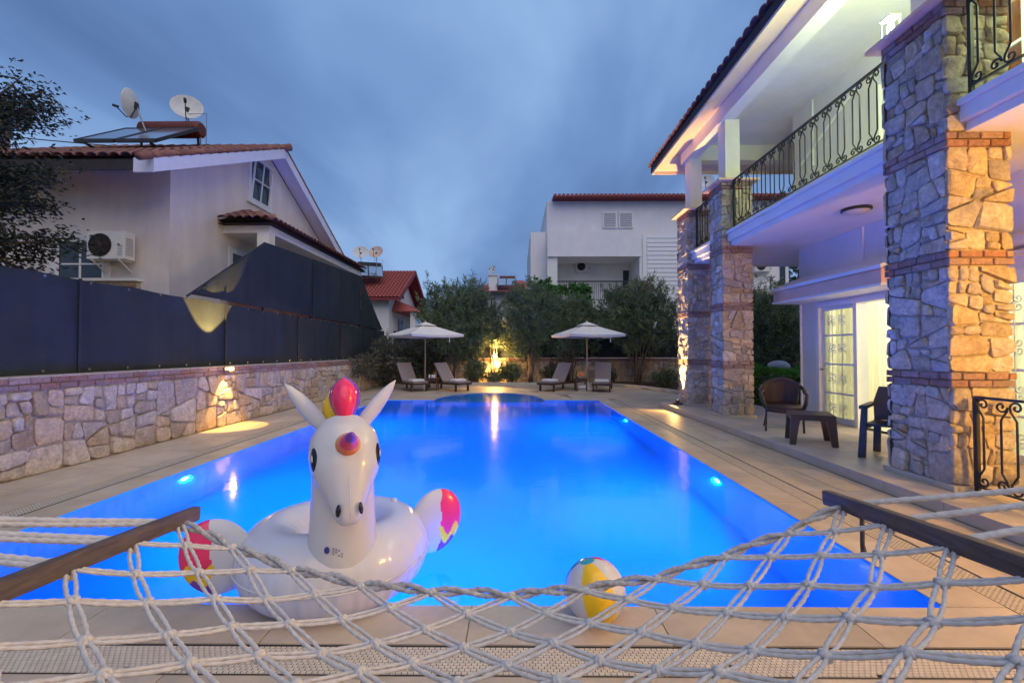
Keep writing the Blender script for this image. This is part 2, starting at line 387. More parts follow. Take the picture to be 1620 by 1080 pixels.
# rubble: rows of seeds, each stone a convex cell clipped between its neighbours
def clip(poly, px, py, nx, ny):
    out = []; n = len(poly)
    for i in range(n):
        a = poly[i]; b = poly[(i+1) % n]
        da = (a[0]-px)*nx + (a[1]-py)*ny; db = (b[0]-px)*nx + (b[1]-py)*ny
        if da <= 0: out.append(a)
        if (da < 0 < db) or (db < 0 < da):
            t = da / (da - db); out.append((a[0]+(b[0]-a[0])*t, a[1]+(b[1]-a[1])*t))
    return out
def parea(p): return abs(sum(p[i][0]*p[(i+1) % len(p)][1] - p[(i+1) % len(p)][0]*p[i][1] for i in range(len(p))))/2
def inset(p, g):
    s = sum(p[i][0]*p[(i+1) % len(p)][1] - p[(i+1) % len(p)][0]*p[i][1] for i in range(len(p))); q = p
    for i in range(len(p)):
        a = p[i]; b = p[(i+1) % len(p)]; L = math.hypot(b[0]-a[0], b[1]-a[1])
        if L < 1e-5: continue
        nx, ny = (b[1]-a[1])/L, -(b[0]-a[0])/L
        if s < 0: nx, ny = -nx, -ny
        q = clip(q, a[0]-nx*g, a[1]-ny*g, nx, ny)
        if len(q) < 3: return []
    return q
def rubble_cells(w, h, amin, amax, rg, skew=0.16):
    """split the face again and again with slightly crooked cuts, as a mason fits stones"""
    res = []
    def split(p, depth):
        A = parea(p); xs = [a[0] for a in p]; ys = [a[1] for a in p]; W = max(xs)-min(xs); H = max(ys)-min(ys)
        lim = math.exp(rg.uniform(math.log(amin), math.log(amax)))
        if (A < lim and W/H < 2.6 and H/W < 2.0) or A < amin*0.6 or depth > 14: res.append(p); return
        f = rg.choice((rg.uniform(0.3, 0.45), rg.uniform(0.55, 0.7), rg.uniform(0.42, 0.58))); t = rg.gauss(0, skew)
        if W*rg.uniform(0.85, 1.2) > H*1.15: cx, cy, nx, ny = min(xs)+W*f, min(ys)+H*0.5, math.cos(t), math.sin(t)
        else: cx, cy, nx, ny = min(xs)+W*0.5, min(ys)+H*f, math.sin(t), math.cos(t)
        a = clip(p, cx, cy, nx, ny); b = clip(p, cx, cy, -nx, -ny)
        if len(a) < 3 or len(b) < 3: res.append(p); return
        split(a, depth+1); split(b, depth+1)
    n = max(1, round(w/(h*1.5)))
    for i in range(n): split([(w*i/n, 0), (w*(i+1)/n, 0), (w*(i+1)/n, h), (w*i/n, h)], 0)
    return res
def stones(parent, O, U, V, N, w, h, amin, amax, seed, gap=0.007, depth=0.045, material='stone', name='stone', skew=0.16):
    rg = random.Random(seed); O = Vector(O); U = Vector(U); V = Vector(V); N = Vector(N)
    for p in rubble_cells(w, h, amin, amax, rg, skew):
        p = inset(p, gap * rg.uniform(0.5, 1.6))
        if len(p) < 3 or parea(p) < 0.0008: continue
        cx = sum(a[0] for a in p)/len(p); cy = sum(a[1] for a in p)/len(p)
        q = []                                           # corners are knocked off, edges a little crooked
        for i in range(len(p)):
            a = p[i-1]; b = p[i]; c = p[(i+1) % len(p)]
            for e in (a, c):
                L = math.hypot(e[0]-b[0], e[1]-b[1])
                if L < 0.02: continue
                k = min(rg.uniform(0.10, 0.30), rg.uniform(0.012, 0.06)/L); j = min(0.009, L*0.05)
                q.append((b[0]+(e[0]-b[0])*k + rg.uniform(-j, j), b[1]+(e[1]-b[1])*k + rg.uniform(-j, j)))
        if len(q) < 3: continue
        d = depth * rg.uniform(0.55, 1.4); n = len(q)
        def ring(ins, z, jz=0.0):
            r = []
            for a in q:
                dx = a[0]-cx; dy = a[1]-cy; L = max(1e-4, math.hypot(dx, dy)); k = max(0.3, 1 - ins/L)
                r.append((dx*k, dy*k, z + rg.uniform(-jz, jz)))
            return r
        tx, ty = rg.uniform(-0.10, 0.10), rg.uniform(-0.10, 0.10)
        rs = ring(0, -0.004) + ring(0.001, d*0.7, 0.005) + ring(rg.uniform(0.008, 0.022), d, 0.006) + [(rg.uniform(-.02, .02), rg.uniform(-.02, .02), d + rg.uniform(-0.004, 0.012))]
        vs = []
        for (a, b, c) in rs:
            if c > d * 0.85: c += tx*a + ty*b
            vs.append(tuple(U*a + V*b + N*c))
        fs = []
        for l in range(2):
            for i in range(n): fs.append((l*n+i, l*n+(i+1) % n, (l+1)*n+(i+1) % n, (l+1)*n+i))
        for i in range(n): fs.append((2*n+i, 2*n+(i+1) % n, 3*n))
        me = bpy.data.meshes.new(name); me.from_pydata(vs, [], fs); me.materials.append(M[material])
        if U.cross(V).dot(N) < 0: me.flip_normals()
        me.polygons.foreach_set('use_smooth', [True]*len(me.polygons)); me.set_sharp_from_angle(angle=R(32))
        inst(name, me, parent, O + U*cx + V*cy)
BRK = {}
def bricks(parent, O, U, V, N, w, courses, bh=0.062, bw=0.215, gap=0.01, depth=0.035, seed=1, z0=0.0):
    rg = random.Random(seed); O = Vector(O); U = Vector(U); V = Vector(V); N = Vector(N)
    for c in range(courses):
        x = -(bw/2 if c % 2 else rg.uniform(0, 0.05))
        while x < w - 0.02:
            a = max(0.0, x); b = min(w, x + bw - gap); x += bw
            if b - a < 0.03: continue
            key = (round(b-a, 3), tuple(U), tuple(N), rg.randint(0, 2))
            if key not in BRK:
                L = (b-a)/2; H = bh/2 - gap/2; j = rg.uniform(0, 0.004); t = 0.006
                vs = []
                for (i, k, m_) in ((L, H, 0), (L, H, depth-t), (L-t, H-t, depth+j)):
                    for sx, sy in ((-1,-1),(1,-1),(1,1),(-1,1)): vs.append(tuple(U*(sx*i) + V*(sy*k) + N*m_))
                fs = [(8,9,10,11)]
                for l in range(2):
                    for i in range(4): fs.append((l*4+i, l*4+(i+1) % 4, (l+1)*4+(i+1) % 4, (l+1)*4+i))
                me = bpy.data.meshes.new('brick'); me.from_pydata(vs, [], fs); me.materials.append(M['brick'])
                if U.cross(V).dot(N) < 0: me.flip_normals()
                BRK[key] = me
            inst('brick', BRK[key], parent, O + U*((a+b)/2) + V*(z0 + (c+0.5)*bh) + N*rg.uniform(-0.004, 0.004))

# ------------------------------------------------------------------ leaves
def leaf_mesh(name, pts, dirs, L, W, material, seed=0, droop=0.25):
    """one mesh of folded leaves: numpy, two quads a leaf"""
    rg = np.random.default_rng(seed); n = len(pts)
    P = np.array(pts, dtype=float); D = np.array(dirs, dtype=float); D /= np.linalg.norm(D, axis=1)[:, None] + 1e-9
    r = rg.normal(size=(n, 3)); S = np.cross(D, r); S /= np.linalg.norm(S, axis=1)[:, None] + 1e-9
    Nn = np.cross(S, D)
    l = L * rg.uniform(0.6, 1.25, n)[:, None]; w = W * rg.uniform(0.7, 1.2, n)[:, None]
    tip = P + D*l; tip[:, 2] -= droop * l[:, 0] * rg.uniform(0, 1, n)
    mid = P + D*l*0.5 + Nn*w*0.25
    V = np.stack([P, mid + S*w/2, tip, mid - S*w/2], axis=1).reshape(-1, 3)
    F = np.arange(n*4).reshape(n, 4)
    me = bpy.data.meshes.new(name); me.from_pydata(V.tolist(), [], F.tolist()); me.materials.append(M[material]); me.update()
    return me
def crown_points(c, rad, n_tips, per, seed, up=0.5, hollow=0.25, flat=1.0, clump=None):
    rg = np.random.default_rng(seed); pts = []; dirs = []
    c = np.array(c); rad = np.array(rad)
    lobes = rg.normal(size=(9, 3)); lobes /= np.linalg.norm(lobes, axis=1)[:, None]
    for i in range(n_tips):
        d = rg.normal(size=3); d /= np.linalg.norm(d)
        k = (hollow + (1-hollow)*rg.random()**0.55)
        bump = 0.86 + 0.26*max(0, float((lobes @ d).max()) - 0.6)/0.4 + rg.normal()*0.10
        t = c + d*rad*k*bump
        ax = d*np.array([1,1,0.6]) + np.array([0,0,up]); ax /= np.linalg.norm(ax)
        ln = rg.uniform(0.15, 0.38)
        for j in range(per):
            s = rg.random(); q = t + ax*ln*(s-0.5) + rg.normal(size=3)*0.018
            v = ax*rg.uniform(0.5, 1.2) + rg.normal(size=3)*0.55
            pts.append(q); dirs.append(v)
    return pts, dirs
def leaves(name, parent, pts, dirs, L, W, material, seed=0, droop=0.25):
    off = np.array(OFF.get(parent.name, (0,0,0))) if parent else np.zeros(3)
    me = leaf_mesh(name, np.array(pts) - off, dirs, L, W, material, seed, droop)
    o = bpy.data.objects.new(name, me); C.objects.link(o)
    if parent: o.parent = parent
    return o

def aim(o, d): o.rotation_mode = 'QUATERNION'; o.rotation_quaternion = Vector(d).to_track_quat('-Z', 'Y'); return o
# ================================================================== THE SETTING
PX0, PX1, PY0, PY1 = -4.02, 2.43, 2.63, 13.47          # pool
BCX, BA, BB = -0.80, 1.65, 2.40                        # rounded bay at the far end
WALLX, BACKY = -5.63, 20.2
TX, TZ = 3.78, 0.12                                    # terrace edge and height
def arc(n=28, g=0.0, t0=PI, t1=0.0): return [(BCX + (BA+g)*math.cos(t0+(t1-t0)*i/n), PY1 + (BB+g)*math.sin(t0+(t1-t0)*i/n)) for i in range(n+1)]

g = MB()
for x0, x1, y0, y1 in ((-900, -5.2, -400, 1500), (3.6, 900, -400, 1500), (-5.2, 3.6, -400, 1.4), (-5.2, 3.6, 17.0, 1500)):
    g.add([(x0,y0,-0.14),(x1,y0,-0.14),(x1,y1,-0.14),(x0,y1,-0.14)], [(0,1,2,3)])
struct(g.build('ground', 'ground', recalc=False))
h = MB(); n = 60                                        # far wooded ridge on the horizon
rg = random.Random(3); vs = []
for i in range(n+1):
    x = -700 + 1400*i/n; vs += [(x, 900, -1), (x, 960, 14 + 10*math.sin(i*0.33) + rg.uniform(-3, 3)), (x, 1100, 4)]
h.add(vs, [f for i in range(n) for f in ((i*3, i*3+3, i*3+4, i*3+1), (i*3+1, i*3+4, i*3+5, i*3+2))])
struct(h.build('hill', 'hill', smooth=True))

# pool basin, water, lamps
b = MB()
def wallquad(p, q, z0, z1): b.add([(p[0],p[1],z0),(q[0],q[1],z0),(q[0],q[1],z1),(p[0],p[1],z1)], [(0,1,2,3)])
ZF, ZB, ZD = -1.45, -0.42, -0.004
bl, br = (BCX-BA, PY1), (BCX+BA, PY1)
for p, q in (((PX0,PY0),(PX1,PY0)), ((PX1,PY0),(PX1,PY1)), ((PX1,PY1), br), (bl, (PX0,PY1)), ((PX0,PY1),(PX0,PY0))): wallquad(p, q, ZF, ZD)
wallquad(br, bl, ZF, ZB)
ar = arc()
for i in range(len(ar)-1): wallquad(ar[i+1], ar[i], ZB, ZD)
b.add([(PX0,PY0,ZF),(PX1,PY0,ZF),(PX1,PY1,ZF),(PX0,PY1,ZF)], [(0,1,2,3)])
b.add([(x,y,ZB) for x, y in ar], [tuple(range(len(ar)))])
struct(b.build('pool_basin', 'pool_tile', recalc=False))
w = MB(); WZ = -0.012
poly = [(PX0-0.01,PY0-0.01),(PX1+0.01,PY0-0.01),(PX1+0.01,PY1+0.01)] + arc(28, 0.01)[::-1] + [(PX0-0.01,PY1+0.01)]   # the body of water reaches just into the basin's walls
n_ = len(poly); w.add([(x,y,WZ) for x, y in poly] + [(x,y,ZF-0.2) for x, y in poly], [tuple(range(n_)), tuple(range(2*n_-1, n_-1, -1))] + [(i, n_+i, n_+(i+1) % n_, (i+1) % n_) for i in range(n_)])
struct(w.build('pool_water', 'water', recalc=False))
def pool_lamp(x, y, d, label, z=-0.34):
    t = thing('pool_lamp', label, 'pool light', (x, y, z), 'underwater pool lights')
    m = Matrix.Rotation(R(90), 4, 'Y') if d[0] > 0 else Matrix.Rotation(R(-90), 4, 'Y')
    if d[1] > 0: m = Matrix.Rotation(R(-90), 4, 'X')
    if d[1] < 0: m = Matrix.Rotation(R(90), 4, 'X')
    MB().lathe([(0.085, 0.0), (0.085, 0.02), (0.07, 0.025)], (x, y, z), 20, m).build('ring', 'metal_grey', t, smooth='auto')
    MB().lathe([(0.0001, 0.012), (0.075, 0.012)], (x, y, z), 20, m).build('lens', 'lamp_pool', t)
    rot = (0, R(-90), 0) if d[0] > 0 else ((0, R(90), 0) if d[0] < 0 else (R(90), 0, 0))
    light('pool_light', 'AREA', (x + d[0]*0.03, y + d[1]*0.03, z), POOLW, (0.0, 0.13, 1.0), t, rot=rot, size=0.17)
POOLW = 400
for y, wl_, wr in ((5.5, 'left wall nearest the inflatable unicorn', 'right wall nearest the near stone column'), (10.0, 'left wall far from the unicorn', 'right wall towards the far stone column')):
    pool_lamp(PX0, y, (1, 0), 'glowing underwater light in the pool\'s ' + wl_)
    pool_lamp(PX1, y, (-1, 0), 'glowing underwater light in the pool\'s ' + wr)
pool_lamp(-0.8, PY0, (0, 1), 'assumed unseen underwater light low in the near end wall of the pool')  # added lamp: unseen, assumed to match those in the side walls

# paving: a jointing bed with real slabs on it
bed = MB()
for x0, x1, y0, y1 in ((-5.63, 6.0, -1.2, PY0), (-5.63, PX0, PY0, PY1), (PX1, 6.0, PY0, PY1)):
    bed.add([(x0,y0,-0.008),(x1,y0,-0.008),(x1,y1,-0.008),(x0,y1,-0.008)], [(0,1,2,3)])
for x0, x1 in ((-5.63, ar[0][0]), (ar[-1][0], 6.6)): bed.add([(x0,PY1,-0.008),(x1,PY1,-0.008),(x1,19.2,-0.008),(x0,19.2,-0.008)], [(0,1,2,3)])
for i in range(len(ar)-1): bed.add([(*ar[i],-0.008),(*ar[i+1],-0.008),(ar[i+1][0],19.2,-0.008),(ar[i][0],19.2,-0.008)], [(0,1,2,3)])
deck = struct(bed.build('pool_deck', 'joint', recalc=False))
TM = {}
def tile(parent, name, x0, x1, y0, y1, ztop, th=0.02, gap=0.006, material='travertine', bev=0.003):
    key = (name, round(x1-x0, 3), round(y1-y0, 3), material, round(th, 3))
    if key not in TM:
        a, b_ = (x1-x0-gap)/2, (y1-y0-gap)/2
        TM[key] = B(-a, a, -b_, b_, -th, 0).mesh(name, material, False, bev)
    return inst(name, TM[key], parent, ((x0+x1)/2, (y0+y1)/2, ztop + rnd.uniform(-0.0008, 0.0008)))
def tiles(parent, name, x0, x1, y0, y1, sx, sy, ztop, stagger=False, **k):
    j = 0; y = y0
    while y < y1 - 0.03:
        yb = min(y + sy, y1)
        x = x0 - (sx/2 if stagger and j % 2 else 0)
        while x < x1 - 0.03:
            a = max(x, x0); bb = min(x + sx, x1)
            if bb - a > 0.03: tile(parent, name, a, bb, y, yb, ztop, **k)
            x += sx
        y = yb; j += 1
CW, GW = 0.35, 0.21
tiles(deck, 'coping_slab', PX0-CW, PX1+CW, PY0-CW, PY0, 1.03, CW, 0.0)
tiles(deck, 'coping_slab', PX0-CW, PX0, PY0, PY1, CW, 0.9, 0.0)
tiles(deck, 'coping_slab', PX1, PX1+CW, PY0, PY1, CW, 0.9, 0.0)
tiles(deck, 'coping_slab', PX0-CW, BCX-BA-0.3, PY1, PY1+CW, 0.9, CW, 0.0)
tiles(deck, 'coping_slab', BCX+BA+0.3, PX1+CW, PY1, PY1+CW, 0.9, CW, 0.0)
a0 = arc(14); a1 = arc(14, 0.32)
for i in range(14):
    p = [a0[i], a0[i+1], a1[i+1], a1[i]]; cx = sum(q[0] for q in p)/4; cy = sum(q[1] for q in p)/4
    MB().prism([(cx+(q[0]-cx)*0.985, cy+(q[1]-cy)*0.985) for q in p], -0.02, 0.0).build('coping_slab', 'travertine', deck, bevel=0.003)
NG = PY0 - CW - GW                                       # outer side of the near grating
tiles(deck, 'deck_slab', -5.63, TX, -0.9, NG, 0.9, 0.74, 0.0, True)
tiles(deck, 'deck_slab', -5.63, PX0-CW-GW, NG, 19.2, 0.52, 0.9, 0.0)
tiles(deck, 'deck_slab', PX1+CW+GW, TX, NG, 12.2, 0.40, 0.9, 0.0)
for j in range(8):                                       # far deck, slabs kept clear of the bay
    y0 = PY1 + CW + j*0.68; y1 = min(y0 + 0.68, 19.2)
    if y1 - y0 < 0.1: continue
    x = PX0-CW-GW
    while x < 5.4:
        x1 = x + 0.9
        if not any((((a-BCX)/(BA+0.32))**2 + ((c-PY1)/(BB+0.32))**2) < 1 for a in (x, (x+x1)/2, x1) for c in (y0, (y0+y1)/2, y1)):
            tile(deck, 'deck_slab', x, x1, y0, y1, 0.0)
        x = x1
tiles(deck, 'deck_slab', PX1+CW+GW, 5.4, 12.2, PY1+CW, 0.82, 0.8, 0.0)
# fill between the round coping and the square slabs
fl = MB(); a2 = arc(40, 0.33); a3 = arc(40, 0.85)
for i in range(40): fl.add([(*a2[i],-0.003),(*a2[i+1],-0.003),(*a3[i+1],-0.003),(*a3[i],-0.003)], [(0,1,2,3)])
fl.build('cut_slabs', 'travertine', deck, recalc=False)
# overflow gratings: rows of small pale pieces over a dark gutter
gr = MB(); gd = MB(); rg = random.Random(5)
def grating(x0, x1, y0, y1, along):
    gd.add([(x0,y0,-0.006),(x1,y0,-0.006),(x1,y1,-0.006),(x0,y1,-0.006)], [(0,1,2,3)])
    pl, pw = 0.027, 0.0185
    if along == 'x':
        ny = int((y1-y0-0.012)/pw)
        for j in range(ny):
            x = x0 + (pl/2 if j % 2 else 0) + 0.003; y = y0 + 0.006 + j*pw
            while x < x1 - pl:
                if rg.random() > 0.004: gr.add([(x,y+.0015,-.001),(x+pl-.0035,y+.0015,-.001),(x+pl-.0035,y+pw-.0025,-.001),(x,y+pw-.0025,-.001),(x,y,-.006),(x+pl-.002,y,-.006)], [(0,1,2,3),(4,5,1,0)])
                x += pl
    else:
        nx = int((x1-x0-0.012)/pw)
        for j in range(nx):
            y = y0 + (pl/2 if j % 2 else 0); x = x0 + 0.006 + j*pw
            while y < y1 - pl:
                gr.add([(x+.0015,y,-.001),(x+pw-.0025,y,-.001),(x+pw-.0025,y+pl-.0035,-.001),(x+.0015,y+pl-.0035,-.001)], [(0,1,2,3)])
                y += pl
grating(-5.0, TX, NG, NG+GW, 'x')
grating(PX1+CW, PX1+CW+GW, NG+GW, PY1, 'y')
grating(PX0-CW-GW, PX0-CW, NG+GW, PY1, 'y')
gd.build('gutter', 'grate_dark', deck, recalc=False)
gr.build('overflow_grating', 'grate', deck, recalc=False, kind='stuff')

# terrace with its tiled step
tb = MB().box(TX+0.012, 6.0, -1.2, 12.0, -0.1, TZ-0.012)
terr = struct(tb.build('terrace', 'joint'))
y = -1.2
while y < 12.0:                                          # riser tiles and nosing
    y1 = min(y + 0.66, 12.0)
    inst('step_riser', B(TX, TX+0.012, y+0.003, y1-0.003, 0.004, TZ-0.014).mesh('step_riser', 'terrace_tile', False, 0.002), terr)
    inst('step_edge', B(TX-0.01, TX+0.32, y+0.003, y1-0.003, TZ-0.012, TZ).mesh('step_edge', 'terrace_tile', False, 0.003), terr)
    y = y1
tiles(terr, 'terrace_tile', TX+0.32, 5.9, -1.2, 12.0, 0.6, 0.66, TZ, th=0.012, material='terrace_tile')
for o in terr.children:
    pass

# planter kerb and soil at the back
pk = struct(B(-5.6, 7.0, 19.2, 20.2, -0.1, 0.09).build('planting_bed', 'soil'))
kb = struct(B(-5.62, 3.3, 19.05, 19.2, -0.1, 0.001).build('bed_footing', 'joint'))
x = -5.6
while x < 3.2:
    inst('kerb_slab', B(x+0.003, min(x+0.9, 3.2)-0.003, 19.05, 19.22, 0.0, 0.13).mesh('kerb_slab', 'kerb_stone', False, 0.006), kb); x += 0.9
pc = struct(B(5.4, 7.2, 12.2, 19.2, -0.1, 0.02).build('side_bed', 'soil'))
rb = struct(B(3.2, 5.4, 19.0, 19.05, -0.1, 0.0).build('side_bed_footing', 'joint'))
for k in range(7):                                        # low pale kerb curving forward on the right
    a = (3.3 + 2.2*k/7, 19.0 - 0.5*(k/7)**1.2 - 3.4*(k/7)**2.6); c = (3.3 + 2.2*(k+1)/7, 19.0 - 0.5*((k+1)/7)**1.2 - 3.4*((k+1)/7)**2.6)
    MB().beam((*a, 0.06), (*c, 0.06), 0.16, 0.12).build('kerb_slab', 'kerb_stone', rb, bevel=0.006)

# ================================================================== BOUNDARY WALLS AND SCREENS
lw = thing('stone_wall', 'long rubble stone wall with brick top along the left side of the pool', 'wall', (WALLX, 12, 0))
B(WALLX-0.35, WALLX-0.04, 3.2, BACKY+0.3, -0.1, 1.135).build('mortar_core', 'mortar', lw)
stones(lw, (WALLX-0.04, 4.2, 0.0), (0,1,0), (0,0,1), (1,0,0), 16.0, 0.985, 0.026, 0.27, 11, gap=0.008, depth=0.045, skew=0.17)
bricks(lw, (WALLX-0.04, 4.2, 0.99), (0,1,0), (0,0,1), (1,0,0), 16.0, 2, bh=0.074, bw=0.235, depth=0.036, seed=4)
B(WALLX-0.34, WALLX-0.01, 3.2, BACKY+0.3, 1.136, 1.152).build('wall_top', 'mortar', lw)

bw_ = thing('stone_wall', 'low rubble stone wall behind the shrubs at the far end', 'wall', (0, BACKY, 0))
B(-5.5, 12.0, BACKY+0.04, BACKY+0.35, -0.1, 1.135).build('mortar_core', 'mortar', bw_)
stones(bw_, (-5.55, BACKY+0.04, 0.0), (1,0,0), (0,0,1), (0,-1,0), 16.0, 0.985, 0.045, 0.22, 12, gap=0.010, depth=0.045, skew=0.17)
bricks(bw_, (-5.55, BACKY+0.04, 0.99), (1,0,0), (0,0,1), (0,-1,0), 16.0, 2, bh=0.074, bw=0.3, depth=0.036, seed=5)
bs = thing('privacy_screen', 'dark fabric screen on top of the far stone wall', 'screen', (2, BACKY+0.2, 1.15))
B(-5.5, 12.0, BACKY+0.18, BACKY+0.2, 1.15, 2.35).build('fabric', 'screen', bs)

# left screen: dark fabric stretched in two tiers, its cut edge stepping up to a peak
SX = WALLX - 0.29
ls = thing('privacy_screen', 'tall dark blue fabric screen above the left stone wall', 'screen', (SX, 12, 1.15))
def fabric(poly, name, x, label=None, wr=0.022, seed=1):
    """a thin cloth panel cut to a polygon in the wall's plane, with a little slack between its eyelets"""
    m = MB(); ys = [p[0] for p in poly]; y0, y1 = min(ys), max(ys); n = int((y1-y0)/0.08)+1
    def span(y):
        zz = []
        for i in range(len(poly)):
            a = poly[i]; c = poly[(i+1) % len(poly)]
            if min(a[0], c[0]) <= y <= max(a[0], c[0]) and abs(a[0]-c[0]) > 1e-6: zz.append(a[1] + (c[1]-a[1])*(y-a[0])/(c[0]-a[0]))
        return min(zz), max(zz)
    vs = []; K = 6
    for i in range(n+1):
        y = y0 + (y1-y0)*i/n; y = min(max(y, y0+1e-5), y1-1e-5); lo, hi = span(y)
        for k in range(K+1):
            f = k/K; dx = wr*math.sin(y*1.9+seed)*math.sin(f*PI) + 0.3*wr*math.sin(y*5.1+2*seed+f*2) + 0.16*wr*math.sin(y*17+seed+f*3.0)*(0.3+f)
            sag = -0.02*abs(math.sin(y*2.1+seed)) if k == K else 0
            vs.append((x+dx, y, lo + (hi-lo)*f + sag))
    fs = [(i*(K+1)+k, i*(K+1)+k+1, (i+1)*(K+1)+k+1, (i+1)*(K+1)+k) for i in range(n) for k in range(K)]
    m.add(vs, fs)
    o = m.build(name, 'screen', ls, smooth=True, label=label)
    return o
fabric([(3.2,1.15),(20.4,1.15),(20.4,2.35),(3.2,2.45)], 'lower_fabric', SX)
fabric([(8.35,2.50),(17.6,2.45),(17.6,4.36),(10.85,4.06)], 'upper_fabric', SX-0.10, 'upper fabric panel rising to a peak', seed=3)
fabric([(17.55,2.42),(20.4,2.38),(20.4,2.45),(17.55,4.34)], 'upper_fabric', SX-0.10, 'far fabric panel sloping down', seed=5)
for y, z0_, z1_ in ((6.1,1.16,2.43),(9.2,1.16,2.42),(12.3,1.16,2.40),(15.3,1.16,2.38),(17.6,1.16,2.37)): MB().box(SX+0.012, SX+0.030, y-0.018, y+0.018, z0_, z1_).build('seam', 'screen_post', ls)
MB().box(SX-0.088, SX-0.072, 13.38, 13.42, 2.5, 4.12).build('seam', 'screen_post', ls)
for y, z in ((4.6,2.44),(7.4,2.44),(10.85,4.04),(13.4,4.15),(17.6,4.34),(20.3,2.4)):
    MB().tube([(SX-0.15,y,1.0),(SX-0.15,y,z)], 0.025, 8).build('post', 'screen_post', ls, smooth='auto')
MB().tube([(SX-0.125,8.3,2.46),(SX-0.125,10.85,4.05),(SX-0.125,17.6,4.35),(SX-0.125,20.4,2.44)], 0.02, 8).build('top_cable', 'screen_post', ls)
bk_ = thing('brick_parapet', 'strip of brickwork showing through the gap in the left screen', 'parapet', (SX-0.3, 13, 2.2)); B(SX-0.36, SX-0.22, 9.6, 20.2, 2.2, 2.62).build('mortar_core', 'mortar', bk_); bricks(bk_, (SX-0.22, 9.6, 2.27), (0,1,0), (0,0,1), (1,0,0), 10.4, 4, bh=0.08, bw=0.26, seed=9)
em = MB().lathe([(0.016,0),(0.016,0.006),(0.007,0.006)], (0,0,0), 8, Matrix.Rotation(R(90), 4, 'Y')).mesh('eyelet', 'grommet')
y = 4.4
while y < 17:
    inst('eyelet', em, ls, (SX+0.012, y, 1.20)); inst('eyelet', em, ls, (SX+0.012, y, 2.40 - 0.005*(y-4))); y += 0.62

# wall lamps that shine up and down
def wall_lamp(loc, nrm, label, power, spot=R(68), blend=0.12, up=1.0, glow=0.06):
    x, y, z = loc; nx, ny = nrm
    t = thing('wall_lamp', label, 'wall lamp', loc, 'up and down wall lamps')
    c = Vector(loc) + Vector((nx, ny, 0))*0.11
    sx, sy = (0.055, 0.075) if nx else (0.075, 0.055)
    MB().beam(Vector(loc), c, 0.03, 0.05).build('arm', 'fixture', t)
    MB().box(c.x-sx, c.x+sx, c.y-sy, c.y+sy, z-0.04, z-0.02).box(c.x-sx, c.x+sx, c.y-sy, c.y+sy, z+0.035, z+0.045).box(c.x-0.012, c.x+0.012, c.y-0.012, c.y+0.012, z-0.02, z+0.035).build('housing', 'fixture', t)
    B(c.x-sx*0.8, c.x+sx*0.8, c.y-sy*0.8, c.y+sy*0.8, z-0.018, z+0.033).build('lens', 'lamp_amber', t)
    light('beam_up', 'SPOT', (c.x, c.y, z+0.06), power*up, (1.0, 0.60, 0.17), t, 0.02, (R(180), 0, 0), spot, blend)
    light('glow', 'POINT', (c.x+nx*0.10, c.y+ny*0.10, z), power*glow, (1.0, 0.55, 0.14), t, 0.03)
    light('beam_down', 'SPOT', (c.x, c.y, z-0.06), power, (1.0, 0.55, 0.13), t, 0.02, (0, 0, 0), spot, blend)
    return t
wall_lamp((WALLX+0.01, 8.72, 1.10), (1, 0), 'lit amber wall lamp on the left stone wall throwing light up and down', 200, up=5.5)
wall_lamp((-0.93, BACKY-0.01, 1.25), (0, -1), 'lit amber wall lamp among the shrubs on the far stone wall', 800, spot=R(85), blend=0.6, glow=0.55)

# ================================================================== STONE COLUMNS
def column(x0, x1, y0, y1, label, seed, zt=4.86, amax=0.12):
    t = thing('stone_column', label, 'column', ((x0+x1)/2, (y0+y1)/2, TZ), 'stone columns of the villa')
    d = 0.04
    B(x0+d, x1-d, y0+d, y1-d, TZ-0.02, zt).build('mortar_core', 'mortar', t)
    bands = [1.10, 2.27, 3.42, zt-0.15]; lo = TZ + 0.05
    for i, zb in enumerate(bands):
        hi = zb
        faces = [((x0+d, y0+d, 0), (0,1,0), (-1,0,0), y1-y0-2*d, 0), ((x0, y0+d, 0), (1,0,0), (0,-1,0), x1-x0, 1),
                 ((x1-d, y0+d, 0), (0,1,0), (1,0,0), y1-y0-2*d, 2), ((x0, y1-d, 0), (1,0,0), (0,1,0), x1-x0, 3)]
        for (O, U, N, w, k) in faces:
            vis = k < 2
            stones(t, (O[0], O[1], lo), U, (0,0,1), N, w, hi-lo, 0.013 if vis else 0.05, amax if vis else 0.12, seed*50+i*7+k, gap=0.0055, depth=0.032, material='column_stone')
            bricks(t, (O[0], O[1], hi), U, (0,0,1), N, w, 2, bh=0.072, bw=0.22, depth=0.034, seed=seed+i+k)
        lo = hi + 0.146
    o = 0.10
    MB().box(x0-o, x1+o, y0-o, y1+o, zt, zt+0.045).build('cap', 'peach_plaster', t, bevel=0.006)
    MB().box(x0-0.025, x1+0.025, y0-0.025, y1+0.025, TZ+0.001, TZ+0.055).build('plinth', 'terrace_tile', t, bevel=0.004)
    return t
CX0, CX1 = 4.15, 4.77
column(CX0, CX1, 4.37, 5.15, 'large near stone column lit amber on its front face', 1)
column(CX0, CX1, 9.14, 9.76, 'middle stone column beside the wicker chair', 2)
column(CX0, CX1, 11.02, 11.72, 'far stone column with an uplight at its foot', 3)
